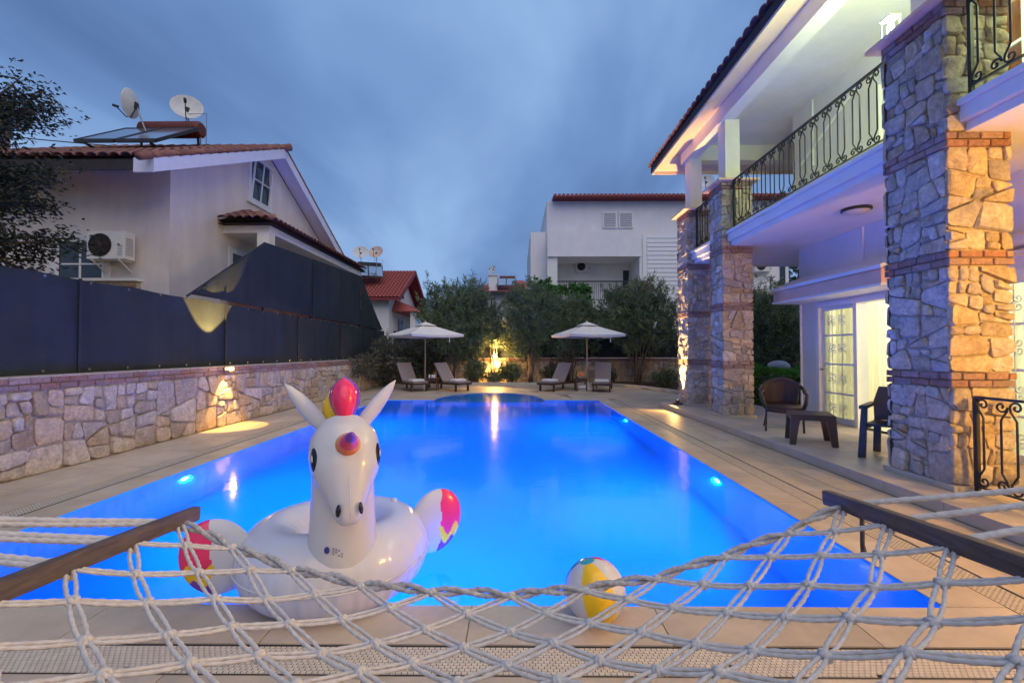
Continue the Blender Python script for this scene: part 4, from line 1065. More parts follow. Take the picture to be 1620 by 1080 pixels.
# lean-to porch roof on the gable wall
PX, PZ = GX+1.35, 4.95
MB().box(GX, PX-0.06, 12.3, 19.6, PZ-0.28, PZ-0.08).build('porch_beam', 'white_plaster', hl)
MB().box(PX-0.38, PX-0.06, 12.25, 12.57, -0.1, PZ-0.281).build('porch_post', 'white_plaster', hl)
pr = MB()
pr.add([(GX,12.05,PZ),(PX+0.1,12.05,PZ),(PX+0.1,19.8,PZ),(GX,19.8,PZ),(GX+0.01,13.2,PZ+0.52),(GX+0.01,18.8,PZ+0.52)], [(0,1,4),(1,2,5,4),(2,3,5),(0,3,2,1)])
pr.add([(GX,12.05,PZ-0.07),(PX+0.1,12.05,PZ-0.07),(PX+0.1,19.8,PZ-0.07),(GX,19.8,PZ-0.07)], [(0,1,2,3)])
porch = pr.build('porch_roof', 'soffit_dark', hl, recalc=False)
ps = Vector((GX+0.01-PX-0.1, 0, 0.52)).normalized()
tiled(porch, (PX+0.14, 12.1, PZ+0.01), (0,1,0), ps, 32, 4, sp=0.236, pitch=0.345, single=4, skip=lambda c_, r_: c_ < r_*1.35)
tiled(porch, (GX+0.05, 12.0, PZ+0.01), (1,0,0), Vector((0,1.15,0.52)), 6, 4, sp=0.235, pitch=0.33, single=4, skip=lambda c_, r_: c_ > 5.4-r_*1.5)
MB().tube([(PX+0.1,12.05,PZ+0.06),(GX+0.02,13.2,PZ+0.57)], 0.075, 8).build('hip_tile', 'roof_tile', porch, smooth=True)
MB().box(GX+0.001, GX+0.03, 12.55, 14.3, 2.0, 4.35).build('porch_door', 'white_paint', hl)
MB().box(GX+0.031, GX+0.04, 12.7, 13.35, 2.2, 4.2).box(GX+0.031, GX+0.04, 13.5, 14.15, 2.2, 4.2).build('door_glass', 'dark_glass', hl)
MB().box(GX-0.0, GX+1.3, 12.3, 19.6, 2.2, 2.4).build('porch_floor', 'white_plaster', hl)
# window and balcony on the side towards us
MB().box(-10.75, -9.35, GY0-0.03, GY0, 2.5, 4.15).build('window_surround', 'white_plaster', hl)
wf = B(-10.55, -9.5, GY0-0.036, GY0-0.031, 2.55, 4.0).build('window', 'dark_glass', hl)
sash = MB()
for x in (-10.55, -10.03, -9.5): sash.box(x-0.025, x+0.025, GY0-0.05, GY0-0.037, 2.55, 4.0)
for z in (2.98, 3.45, 3.98): sash.box(-10.524, -9.526, GY0-0.047, GY0-0.037, z-0.018, z+0.018)
sash.build('glazing_bar', 'white_paint', wf)
B(-12, -8.0, 9.5, 9.62, 2.2, 2.92).build('balcony_wall', 'mortar', hl); B(-12, -7.96, 9.44, 9.68, 2.92, 2.98).build('balcony_coping', 'white_plaster', hl)
bricks(hl, (-9.6, 9.5, 2.55), (1,0,0), (0,0,1), (0,-1,0), 1.6, 5, seed=8)
B(-16.2, -15.5, 13.0, 13.7, 6.5, 9.0).build('chimney', 'brick', hl)
ac_unit((-9.15, GY0-0.08, 3.50), 0, 'white air conditioner on the wall of the left cream house', 0.84, 0.62)
solar_heater((-10.85, 13.75, 7.03), 0, 1.0, 'solar water heater with red tank on the left tiled roof')
dish((-10.35, 14.1, 9.05), R(30), R(18), 0.43, 'round pale dish facing forward above the red tank')
dish((-11.6, 13.6, 8.95), R(-80), R(4), 0.42, 'pale dish seen edge on with a long receiver arm', mast=1.3, lean=(0.45, 0.1))

# ---- far left house with red roof, same kind of gable
h2 = thing('neighbour_house', 'small white house with red tiled gable roof far left', 'house', (-11, 33, 0))
gx, a0_, ar_, a1_ = -8.3, 29.6, 33.6, 37.6
ez, rz2 = 4.9, 7.35; sl2 = (rz2-ez)/(ar_-a0_+0.6)
MB().prism([(a0_,-0.1),(a1_,-0.1),(a1_,ez),(ar_,rz2-0.35),(a0_,ez)], -15, gx, lambda a, b_, c_: (c_, a, b_)).build('wall', 'white_plaster', h2)
e0, e1 = a0_-0.7, a1_+0.7; zr = lambda y: rz2 - abs(y-ar_)*sl2
MB().prism([(e0,zr(e0)),(ar_,rz2),(e1,zr(e1)),(e1,zr(e1)-0.16),(ar_,rz2-0.16),(e0,zr(e0)-0.16)], -16, gx+0.85, lambda a, b_, c_: (c_, a, b_)).build('roof_deck', 'barge_red', h2)
MB().prism([(e0-0.03,zr(e0)+0.05),(ar_,rz2+0.05),(e1+0.03,zr(e1)+0.05),(e1+0.03,zr(e1)-0.28),(ar_,rz2-0.28),(e0-0.03,zr(e0)-0.28)], gx+0.851, gx+0.9, lambda a, b_, c_: (c_, a, b_)).build('barge_board', 'barge_red', h2)
m = MB(); ny, nx = 14, 30                                     # stepped tile courses
for j in range(ny):
    ya = e0 + (ar_-e0)*j/ny; yb = e0 + (ar_-e0)*(j+1)/ny
    for i in range(nx):
        xa = gx+0.85 - i*0.24
        pr_ = [(xa, 0.0), (xa-0.06, 0.06), (xa-0.12, 0.075), (xa-0.18, 0.06), (xa-0.24, 0.0)]
        m.add([(p, ya, zr(ya)+0.05+q) for p, q in pr_] + [(p, yb, zr(yb)+0.0+q) for p, q in pr_], [(k, k+1, k+6, k+5) for k in range(4)])
m.build('roof_tile_field', 'roof_red', h2, kind='stuff')
MB().box(gx, gx+0.04, 32.6, 33.5, 5.15, 6.25).build('window_surround', 'white_paint', h2); B(gx+0.041, gx+0.05, 32.72, 33.38, 5.25, 6.15).build('window', 'dark_glass', h2)
px, pz = gx+1.7, 4.1
q = MB().add([(gx,30.2,pz),(px,30.2,pz),(px,36.8,pz),(gx,36.8,pz),(gx,31.2,pz+0.9),(gx,36.0,pz+0.9)], [(0,1,4),(1,2,5,4),(2,3,5),(0,3,2,1)])
q.build('porch_roof', 'roof_red', h2)
for y in (30.5, 36.2): B(px-0.5, px-0.15, y, y+0.35, -0.1, pz-0.001).build('porch_post', 'white_plaster', h2)
B(gx, px-0.2, 30.4, 36.6, -0.1, 2.2).build('porch_wall', 'white_plaster', h2)
B(gx+0.001, gx+0.04, 32.0, 33.2, 2.2, 3.7).build('porch_door', 'dark_glass', h2)
solar_heater((-10.3, 31.6, 6.35), R(20), 0.85, 'solar water heater with two dishes on the far red roof', 'metal_dark')
dish((-10.8, 31.5, 8.25), R(12), R(28), 0.52, 'white round dish left of the rusty one on the far red roof')
dish((-9.75, 31.6, 8.28), R(-4), R(28), 0.50, 'rusty orange round dish on the far red roof', 'dish_rust')

# ---- distant roof in the middle, with chimney, tank and mast
h3 = thing('neighbour_house', 'distant house with low red roof and white chimney above the shrubs', 'house', (-0.8, 47, 0))
B(-3.2, 2.2, 44, 52, -0.1, 7.05).build('wall', 'white_plaster', h3)
MB().add([(-4.2,43.2,7.1),(2.6,43.2,7.1),(2.6,53,7.1),(-4.2,53,7.1),(-2.2,48,8.9),(0.8,48,8.9)], [(0,1,5,4),(1,2,5),(2,3,4,5),(3,0,4),(0,3,2,1)]).build('roof', 'roof_red', h3)
MB().box(-4.2, 2.6, 43.14, 43.19, 6.85, 7.12).build('eaves_board', 'metal_dark', h3)
MB().box(-2.6, -1.8, 43.6, 44.4, 7.1, 8.7).box(-2.7, -1.7, 43.5, 44.5, 8.7, 8.8).build('chimney', 'white_plaster', h3)
f = MB()
for a, c_ in (((-2.7,43.0,2.0),(-2.2,43.0,7.1)),((-1.7,43.0,2.0),(-2.1,43.0,7.1)),((-2.6,43.0,3.4),(-1.8,43.0,3.4)),((-2.45,43.0,5.0),(-2.0,43.0,5.0))): f.beam(a, c_, 0.14, 0.14)
f.build('mast', 'metal_dark', h3)
solar_heater((-0.9, 44.6, 7.6), R(0), 0.8, 'distant solar heater with red tank beside the white chimney', 'tank_red')
dish((-2.2, 44.0, 9.3), R(-40), R(20), 0.42, 'small distant dish above the white chimney', mast=0.6)

# ---- white house behind, right of centre
h4 = thing('neighbour_house', 'white flat fronted house behind the shrubs with recessed balcony', 'house', (6, 28, 0))
HY = 26.0; pxx = lambda x: (x-816)/720*HY; pzz = lambda y: 1.45 + (555-y)/720*HY
zt = pzz(313)
w = MB()
xL, xR = pxx(866), pxx(1247); oL, oR, oT, oB = pxx(882), pxx(1012), pzz(406), pzz(476)
w.box(xL, oL, HY, HY+9, -0.1, oT).box(xL, xR, HY, HY+9, oT, pzz(392)).box(oR, xR, HY, HY+9, -0.1, oT).box(oL, oR, HY, HY+9, -0.1, oB)
w.box(oL, oR, HY+2.2, HY+9, oB, oT)
w.box(xL, xR, HY+0.45, HY+9, pzz(392), zt)
w.build('wall', 'white_plaster', h4)
MB().box(pxx(840), xL-0.002, HY+0.6, HY+9, -0.1, pzz(362)).box(xL-0.001, pxx(1014), HY-0.12, HY-0.001, oT, pzz(368)).build('terrace_parapet', 'white_plaster', h4)
MB().prism([(xL+0.01, pzz(362)),(xL+0.01, pzz(345)),(xL+0.55, zt),(xL+0.55, pzz(362))], HY+0.44, HY+5, lambda a, b_, c_: (a, c_, b_)).build('sloping_gable', 'white_plaster', h4)
MB().box(xL+0.35, xR+0.4, HY-0.15, HY+9, zt, zt+0.10).build('roof_edge', 'barge_red', h4)
for k in range(46): 
    pass
m = MB()
for i in range(62): m.tube([(xL+0.45+i*0.24, HY-0.22, zt+0.13), (xL+0.45+i*0.24, HY+1.4, zt+0.36)], 0.10, 6)
m.build('roof_tile_field', 'roof_red', h4, kind='stuff')
for x0, x1 in ((956, 979), (982, 1005)):
    f = MB(); a, c_, z0, z1 = pxx(x0), pxx(x1), pzz(357), pzz(330)
    so = f.box(a, c_, HY+0.36, HY+0.449, z0, z1).build('window', 'white_paint', h4)
    for k in range(6): 
        zz = z0+0.08+(z1-z0-0.16)*k/6; B(a+0.08, c_-0.08, HY+0.335, HY+0.359, zz, zz+(z1-z0-0.16)/6*0.7).build('shutter_slat', 'metal_grey', so)
z = pzz(485); k = 0
sx0, sx1 = pxx(1024), pxx(1118)
while z < pzz(372):                                            # lap siding on the right
    MB().prism([(HY-0.05, z), (HY-0.001, z), (HY-0.001, z+0.24), (HY-0.02, z+0.24)], sx0, sx1, lambda a, b_, c_: (c_, a, b_)).build('siding_board', 'siding', h4); z += 0.245
for x in (pxx(1020), ): B(x-0.1, x+0.1, HY-0.06, HY-0.002, -0.1, pzz(366)).build('corner_trim', 'white_paint', h4)
m = MB().box(oL, oR+0.2, HY-0.05, HY-0.01, pzz(446), pzz(444)).box(oL, oR+0.2, HY-0.05, HY-0.01, pzz(475), pzz(474))
for i in range(44): m.tube([(oL+0.1+i*(oR-oL)/44, HY-0.03, pzz(475)), (oL+0.1+i*(oR-oL)/44, HY-0.03, pzz(445))], 0.012, 5)
m.build('balcony_railing', 'iron', h4)
B(pxx(1000), pxx(1010), HY+2.16, HY+2.199, oB, pzz(417)).build('balcony_door', 'dark_glass', h4)
B(pxx(1012)-0.06, pxx(1022), HY-0.3, HY-0.061, oB, pzz(445)).build('balcony_pier', 'brick', h4)
B(pxx(946), pxx(951), HY+2.17, HY+2.199, pzz(428), pzz(421)).build('wall_box', 'ac_white', h4)
B(pxx(1233), pxx(1241), HY-0.05, HY-0.003, pzz(470), pzz(412)).build('side_window', 'dark_glass', h4)
MB().box(pxx(1150), pxx(1250), HY-1.2, HY-0.01, -0.1, pzz(466)).build('retaining_wall', 'mortar', h4)
stones(h4, (pxx(1150), HY-1.2, 1.2), (1,0,0), (0,0,1), (0,-1,0), pxx(1250)-pxx(1150), pzz(467)-1.2, 0.05, 0.3, 77)
ac_unit((pxx(931), HY+2.15, pzz(420)), 0, 'air conditioner in the recessed balcony of the white house behind', 0.95, 0.6)
ac_unit((pxx(1202), HY-0.08, pzz(431)), 0, 'air conditioner seen between the middle column and the villa wall', 0.95, 0.65)
dish((pxx(1128), HY+0.8, zt+1.2), R(-30), R(25), 0.45, 'dish on the white house seen between the balcony posts', mast=1.1)

# ================================================================== PLANTS
def stems(t, base, n, spread, hgt, r, seed, bend=0.4, material='bark'):
    rg = random.Random(seed); tips = []
    for k in range(n):
        a = rg.uniform(0, 2*PI); s = spread*rg.uniform(0.35, 1.0); hh = hgt*rg.uniform(0.7, 1.0)
        b0 = Vector(base) + Vector((rg.uniform(-0.12, 0.12), rg.uniform(-0.12, 0.12), 0)); pts = []; rs = []
        for i in range(7):
            f = i/6; pts.append(b0 + Vector((math.cos(a)*s*f**(1+bend) + rg.uniform(-0.03, 0.03)*i*0.5, math.sin(a)*s*0.7*f**(1+bend) + rg.uniform(-0.03, 0.03)*i*0.5, hh*f))); rs.append(r*(1-0.75*f)*rg.uniform(0.9, 1.1))
        MB().tube(pts, rs, 6).build('stem', material, t, smooth=True); tips.append(pts)
    return tips
def shrub(base, rad, zc, label, seed, n_tips, per, L=0.20, W=0.033, material='leaf_oleander', nst=12, cat='shrub', name='oleander_shrub', group='oleander shrubs along the far wall', up=1.7, flowers=0, hgt=None, spread=None):
    t = thing(name, label, cat, base, group)
    H = hgt or (zc - base[2]) * 1.25
    stems(t, base, nst, spread or rad[0]*0.75, H, 0.028, seed)
    p, d = crown_points((base[0], base[1], zc), rad, int(n_tips*1.9), per+4, seed, up=up)
    keep = [i for i in range(len(p)) if p[i][2] > base[2] + 0.02]
    leaves('crown', t, [p[i] for i in keep], [d[i] for i in keep], L, W, material, seed, 0.2)
    if flowers:
        rg = random.Random(seed); pp = [p[rg.randrange(len(p))] for _ in range(flowers)]
        leaves('blossom', t, [q for q in pp for _ in range(5)], [(rg.gauss(0,1), rg.gauss(0,1)-0.5, rg.gauss(0,1)) for _ in range(flowers*5)], 0.05, 0.04, 'flower', seed)
    return t
shrub((-2.75, 19.75, 0.09), (1.5, 0.75, 1.75), 2.75, 'tall dark oleander behind the left parasol', 21, 620, 15)
shrub((-1.9, 19.8, 0.09), (0.8, 0.6, 1.75), 2.75, 'tall oleander lit yellow by the wall lamp on its right side', 22, 380, 15)
shrub((0.65, 19.7, 0.09), (1.2, 0.75, 1.65), 2.75, 'tall dark oleander right of the far wall lamp', 23, 620, 15, nst=16)
shrub((-0.98, 19.92, 0.09), (0.5, 0.16, 1.0), 2.45, 'thin oleander branches lit from below above the far wall lamp', 38, 110, 14, nst=5, spread=0.3)
shrub((2.35, 19.8, 0.09), (1.35, 0.65, 1.3), 2.45, 'oleander behind the right parasol below the vine balcony', 24, 480, 15)
shrub((5.15, 19.3, 0.09), (1.75, 0.85, 1.5), 2.85, 'wide oleander with bare pale stems right of the right parasol', 25, 760, 15, nst=18, spread=1.5)
shrub((-4.0, 19.75, 0.09), (0.9, 0.5, 0.95), 1.35, 'dark bush behind the left pair of loungers', 26, 260, 14, name='dark_bush', material='leaf_dark', group='low bushes along the far wall')
shrub((-1.75, 19.5, 0.09), (0.45, 0.35, 0.5), 0.65, 'small bush glowing yellow left of the far wall lamp', 27, 130, 13, L=0.10, W=0.035, name='small_bush', group='low bushes along the far wall')
shrub((-0.25, 19.45, 0.09), (0.45, 0.35, 0.4), 0.5, 'small bush glowing yellow right of the far wall lamp', 28, 120, 13, L=0.10, W=0.035, name='small_bush', group='low bushes along the far wall', flowers=8)
shrub((-0.9, 19.35, 0.09), (0.4, 0.22, 0.22), 0.30, 'low plants right under the far wall lamp', 29, 70, 12, L=0.09, W=0.03, name='small_bush', group='low bushes along the far wall', nst=4)
shrub((1.6, 19.45, 0.09), (0.5, 0.3, 0.4), 0.5, 'small dark bush left of the right pair of loungers', 30, 90, 12, L=0.10, W=0.03, name='small_bush', material='leaf_dark', group='low bushes along the far wall', flowers=10)
shrub((3.9, 19.5, 0.09), (0.45, 0.3, 0.25), 0.32, 'low dark bush right of the right pair of loungers', 31, 80, 12, L=0.09, W=0.03, name='small_bush', material='leaf_dark', group='low bushes along the far wall')
shrub((6.0, 18.2, 0.02), (0.6, 0.4, 0.3), 0.35, 'low ground plants beside the far stone column', 32, 90, 12, L=0.10, W=0.03, name='small_bush', group='low bushes along the far wall')
# big shrubs between the columns and the villa wall
shrub((8.7, 16.2, 0.0), (1.8, 1.1, 1.55), 1.85, 'dark oleander seen between the middle column and the villa', 33, 700, 14, group='oleander shrubs by the villa')
shrub((10.2, 18.6, 0.0), (1.6, 1.1, 1.9), 2.3, 'dark oleander behind the green hedge by the villa', 34, 560, 14, group='oleander shrubs by the villa')
# sprawling dry climber over the corner of the left wall
t = thing('wall_climber', 'sprawling half dry climber hanging over the corner of the left wall', 'climber', (-5.3, 17.6, 0.0))
stems(t, (-5.4, 18.9, 0.0), 7, 0.6, 1.2, 0.02, 41)
pp, dd = [], []
for k, (c_, r_) in enumerate((((-5.35, 18.6, 0.75), (0.55, 1.1, 0.75)), ((-5.45, 16.6, 0.95), (0.35, 1.5, 0.45)), ((-5.2, 18.2, 1.55), (0.45, 0.9, 0.5)), ((-4.7, 19.3, 0.55), (0.7, 0.4, 0.6)))):
    p, d = crown_points(c_, r_, 190, 13, 50+k, up=0.0); pp += p; dd += d
h_ = len(pp)//2
leaves('foliage', t, pp[0::2], dd[0::2], 0.10, 0.035, 'leaf_dark', 5, 0.5); leaves('dry_foliage', t, pp[1::2], dd[1::2], 0.10, 0.035, 'leaf_dry', 6, 0.6)
# clipped hedge near the villa
t = thing('clipped_hedge', 'bright green clipped hedge beyond the wicker chair', 'hedge', (7.6, 12.6, 0.0))
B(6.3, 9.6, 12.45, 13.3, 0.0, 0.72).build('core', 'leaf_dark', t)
rg = np.random.default_rng(3); p = []; d = []
for i in range(9000):
    f = rg.random()
    x = rg.uniform(6.2, 9.7); bump = 0.08*math.sin(x*3.1)+0.05*math.sin(x*7)
    if f < 0.5: q = (x, rg.uniform(12.36, 13.4), 0.90+bump+rg.normal()*0.04); v = (rg.normal()*0.6, rg.normal()*0.6, 1)
    elif f < 0.9: q = (x, 12.34+rg.normal()*0.04, rg.uniform(0.02, 0.92+bump)); v = (rg.normal()*0.6, -1, rg.normal()*0.6+0.3)
    else: q = (6.22+rg.normal()*0.04, rg.uniform(12.35, 13.4), rg.uniform(0.02, 0.92)); v = (-1, rg.normal()*0.6, rg.normal()*0.6+0.3)
    p.append(q); d.append(v)
leaves('foliage', t, p, d, 0.065, 0.04, 'leaf_hedge_lamplit', 8, 0.1)
# vine hanging on the white house's balcony
t = thing('climbing_vine', 'green vine hanging over the balcony of the white house behind', 'vine', (2.4, HY-0.3, 4.0))
MB().tube([(1.9, HY-0.25, 0), (2.1, HY-0.3, 2), (1.9, HY-0.3, 4.4), (3.2, HY-0.3, 5.0)], 0.04, 6).build('stem', 'bark', t)
pp, dd = [], []
for k, (c_, r_, n_) in enumerate((((1.35, HY-0.3, 4.75), (0.75, 0.4, 0.85), 190), ((2.9, HY-0.3, 4.9), (1.5, 0.3, 0.28), 150), ((3.75, HY-0.3, 4.2), (0.55, 0.35, 0.95), 150), ((1.9, HY-0.4, 3.9), (1.2, 0.4, 0.7), 160), ((4.6, HY-0.3, 3.6), (0.7, 0.3, 0.25), 50))):
    p, d = crown_points(c_, r_, n_, 11, 60+k, up=-0.2); pp += p; dd += d
leaves('foliage', t, pp, dd, 0.15, 0.10, 'leaf_vine', 9, 0.5)
# dark tree at the left edge
t = thing('dark_tree', 'dark leafy tree at the left edge in front of the cream house', 'tree', (-8.7, 7.0, 0.0))
MB().tube([(-8.7,7.0,-0.1),(-8.65,7.0,1.5),(-8.75,6.95,2.8),(-8.6,7.0,4.2),(-8.6,7.0,5.5)], [0.14,0.12,0.10,0.07,0.03], 9).build('trunk', 'bark', t, smooth=True)
rg = random.Random(9); lp, ld = [], []
for k in range(84):
    f = rg.uniform(0.3, 1.0); b0 = Vector((-8.68, 7.0, 1.0 + 4.3*f)); a = rg.uniform(0, 2*PI); L_ = rg.uniform(0.8, 1.75)*(1.15-0.35*f)
    e = b0 + Vector((math.cos(a)*L_, math.sin(a)*L_*0.7, L_*rg.uniform(0.1, 0.75)*(1 if f > 0.5 else 0.4)))
    mid = (b0+e)/2 + Vector((0, 0, 0.1)); MB().tube([b0, mid, e], [0.03, 0.018, 0.006], 5).build('limb', 'bark', t)
    for s_ in range(150):
        u = rg.random()**0.6; q = (b0.lerp(mid, u*2) if u < 0.5 else mid.lerp(e, u*2-1)); q = q + Vector((rg.gauss(0, 0.13), rg.gauss(0, 0.13), rg.gauss(0, 0.11)))
        for _ in range(2): lp.append(tuple(q + Vector((rg.gauss(0,0.03),)*3))); ld.append(((e-b0).x + rg.gauss(0, 0.7), (e-b0).y + rg.gauss(0, 0.7), rg.gauss(0, 0.5)))
leaves('crown', t, lp, ld, 0.085, 0.038, 'leaf_tree', 12, 0.4)
# trees far beyond, between the houses
def far_tree(base, rad, zc, label, seed, n=230):
    t = thing('garden_tree', label, 'tree', base, 'trees beyond the garden')
    MB().tube([base, (base[0], base[1], zc)], [0.18, 0.08], 7).build('trunk', 'bark', t)
    p, d = crown_points((base[0], base[1], zc), rad, n, 9, seed, up=0.4); leaves('crown', t, p, d, 0.34, 0.16, 'leaf_dark', seed)
far_tree((-7.3, 42, -0.1), (1.3, 1.3, 2.4), 3.1, 'dark slim tree right of the far red roofed house', 71)
far_tree((-9.3, 27, -0.1), (1.6, 1.2, 1.5), 1.7, 'dark bush in front of the far red roofed house', 72)
far_tree((-5.6, 34, -0.1), (1.4, 1.2, 1.6), 2.2, 'round tree behind the left parasol', 73)
far_tree((20.5, 32, -0.1), (3.2, 2.5, 4), 5.5, 'dark tree beside the white house seen left of the villa wall', 74, 420)

# ================================================================== POOLSIDE FURNITURE
def lounger():
    """feet towards local +x, head end raised"""
    t = thing('sun_lounger', '', 'sun lounger', (0,0,0), 'sun loungers by the far end of the pool')
    W = 0.62
    f = MB()
    for s in (-1, 1): f.beam((-0.95, s*W/2, 0.27), (0.98, s*W/2, 0.27), 0.04, 0.07)
    f.beam((0.98, -W/2-0.02, 0.27), (0.98, W/2+0.02, 0.27), 0.04, 0.07).beam((-0.95, -W/2, 0.27), (-0.95, W/2, 0.27), 0.04, 0.07).beam((0.1, -W/2, 0.25), (0.1, W/2, 0.25), 0.04, 0.05)
    f.build('frame', 'dark_wood', t)
    for x in (-0.72, 0.82):
        for s in (-1, 1): B(x-0.035, x+0.035, s*(W/2-0.02)-0.025, s*(W/2-0.02)+0.025, 0, 0.24).build('leg', 'dark_wood', t)
    for i in range(7):
        x = 0.12 + i*0.125; B(x, x+0.08, -W/2+0.021, W/2-0.021, 0.285, 0.303).build('slat', 'dark_wood', t)
    a = R(52); hx, hz = 0.06, 0.31
    for s in (-1, 1): MB().beam((hx, s*0.26, hz-0.01), (hx-0.80*math.cos(a), s*0.26, hz-0.01+0.80*math.sin(a)), 0.03, 0.035).build('backrest_rail', 'dark_wood', t)
    MB().beam((-0.36, 0, 0.27), (-0.36, 0, 0.72), 0.03, 0.4).build('backrest_prop', 'dark_wood', t)
    B(0.07, 0.97, -0.29, 0.29, 0.304, 0.365).build('seat_cushion', 'cushion', t, smooth='auto', bevel=0.02)
    m = MB(); L = 0.82
    c0 = Vector((hx, 0, hz+0.02)); u = Vector((-math.cos(a), 0, math.sin(a))); n_ = Vector((math.sin(a), 0, math.cos(a)))
    vs = []
    for p in (0, 1):
        for s in (-1, 1):
            for k in (0, 1): vs.append(c0 + u*(L*p) + Vector((0, s*0.29, 0)) + n_*(0.06*k))
    m.add(vs, [(0,1,3,2),(4,6,7,5),(0,4,5,1),(2,3,7,6),(0,2,6,4),(1,5,7,3)]); m.build('back_cushion', 'cushion', t, smooth='auto', bevel=0.02)
    return t
l0 = lounger()
LB = [(-4.0, 16.95, -50, 'leftmost sun lounger by the far stone wall corner'), (-2.55, 16.95, -42, 'sun lounger right of the left parasol pole'),
      (1.62, 17.0, -128, 'sun lounger left of the right parasol pole'), (3.22, 16.9, -104, 'rightmost sun lounger beside the right parasol')]
TW = ['left of the left parasol', 'right of the left parasol', 'left of the right parasol', 'right of the right parasol']
for i, (x, y, a, lb) in enumerate(LB):
    o = l0 if i == 0 else copy_tree(l0)
    o.location = (x, y, 0.001); o.rotation_euler = (0, 0, R(a)); o['label'] = lb
    # folded towel lying on the seat
    m = MB().box(-0.17, 0.17, -0.24, 0.24, 0, 0.022).box(-0.165, 0.165, -0.235, 0.235, 0.0225, 0.044).box(-0.16, 0.165, -0.23, 0.23, 0.0445, 0.066)
    tw = m.build('folded_towel', 'towel', None, smooth='auto', bevel=0.008); tag(tw, 'white folded towel on the sun lounger ' + TW[i], 'towel', 'towels on the loungers')
    ca, sa = math.cos(R(a)), math.sin(R(a)); tw.location = (x + 0.62*ca, y + 0.62*sa, 0.368); tw.rotation_euler = (0, 0, R(a))
def parasol(loc, half, rz, label, tilt=0.0):
    t = thing('parasol', label, 'parasol', (0,0,0), 'parasols at the far end of the pool')
    MB().tube([(0,0,0.05),(0,0,2.52)], 0.024, 10).build('pole', 'pole_wood', t, smooth='auto')
    MB().lathe([(0.24,0),(0.24,0.06),(0.1,0.08),(0.04,0.3),(0.0301,0.3)], (0,0,0), 20).build('base', 'ac_white', t, smooth='auto')
    zt_, ze = 2.50, 2.06
    for k in range(4):                                    # four cloth panels, each sagging a little between its ribs
        a0, a1 = PI/4 + k*PI/2, PI/4 + (k+1)*PI/2; m = MB(); vs = []; n = 8
        c0 = Vector((math.cos(a0), math.sin(a0), 0))*half*1.414; c1 = Vector((math.cos(a1), math.sin(a1), 0))*half*1.414
        for i in range(n+1):
            f = 0.10 + 0.90*i/n
            for j in range(n+1):
                g_ = j/n; p = c0.lerp(c1, g_)*f; sag = math.sin(PI*g_)*f
                vs.append((p.x*(1-0.05*sag), p.y*(1-0.05*sag), zt_ + (ze-zt_)*f**0.93 - 0.05*sag*(1-f*0.3)))
        m.add(vs, [(i*(n+1)+j, i*(n+1)+j+1, (i+1)*(n+1)+j+1, (i+1)*(n+1)+j) for i in range(n) for j in range(n)])
        cp = m.build('canopy', 'canvas', t, smooth=True)
        e0 = Vector((c0.x, c0.y, ze)); e1 = Vector((c1.x, c1.y, ze)); v = MB(); q = []
        for j in range(n+1):
            g_ = j/n; p = e0.lerp(e1, g_); sag = math.sin(PI*g_); q += [(p.x*(1-0.05*sag), p.y*(1-0.05*sag), ze-0.035*sag), (p.x*(1-0.05*sag)*0.985, p.y*(1-0.05*sag)*0.985, ze-0.085-0.035*sag)]
        v.add(q, [(2*j, 2*j+2, 2*j+3, 2*j+1) for j in range(n)]); v.build('valance', 'canvas', cp, smooth=True)
    m = MB(); hh = half*0.30
    m.add([(hh,hh,zt_-0.10),(-hh,hh,zt_-0.10),(-hh,-hh,zt_-0.10),(hh,-hh,zt_-0.10),(0,0,zt_+0.05)], [(0,1,4),(1,2,4),(2,3,4),(3,0,4)]); m.build('vent_cap', 'canvas', t)
    for k in range(8):
        a = PI/4*k; L = half*(1.40 if k % 2 else 0.98)
        MB().tube([(0.02*math.cos(a),0.02*math.sin(a),zt_-0.05),(L*math.cos(a),L*math.sin(a),ze-(0.0 if k % 2 else 0.05)-0.01)], 0.009, 6).build('rib', 'pole_wood', t)
        MB().tube([(0.03*math.cos(a),0.03*math.sin(a),1.95),(L*0.5*math.cos(a),L*0.5*math.sin(a),zt_-0.27)], 0.008, 6).build('strut', 'pole_wood', t)
    MB().lathe([(0.045,1.9),(0.05,1.99),(0.03,2.0)], (0,0,0), 12).build('runner', 'pole_wood', t)
    MB().sphere((0,0,2.575), 0.028, 10, 8).build('finial', 'pole_wood', t, smooth=True)
    MB().beam((0.5, -half*0.9, ze-0.02), (0.5, -half*0.9, ze-0.30), 0.03, 0.005).build('tie_strap', 'canvas', t)
    t.location = loc; t.rotation_euler = (0, R(tilt), R(rz))
    return t
parasol((-3.42, 17.15, 0.001), 1.06, 38, 'pale square parasol over the left pair of loungers')
parasol((2.68, 17.15, 0.001), 1.06, 14, 'pale square parasol over the right pair of loungers')
def side_table(loc, label):
    t = thing('side_table', label, 'side table', (0,0,0), 'small dark tables between the loungers')
    for k in range(4): B(-0.22, 0.22, -0.22+k*0.112, -0.22+k*0.112+0.104, 0.42, 0.445).build('top_slat', 'dark_wood', t)
    for sx in (-1, 1):
        for sy in (-1, 1): B(sx*0.19-0.022, sx*0.19+0.022, sy*0.19-0.022, sy*0.19+0.022, 0, 0.419).build('leg', 'dark_wood', t)
    MB().box(-0.168, 0.168, -0.2, -0.18, 0.34, 0.41).box(-0.168, 0.168, 0.18, 0.2, 0.34, 0.41).box(-0.168, 0.168, -0.2, -0.18, 0.06, 0.09).build('apron', 'dark_wood', t)
    t.location = loc
side_table((-3.08, 16.75, 0.001), 'small dark side table under the left parasol')
side_table((2.38, 16.75, 0.001), 'small dark side table under the right parasol')
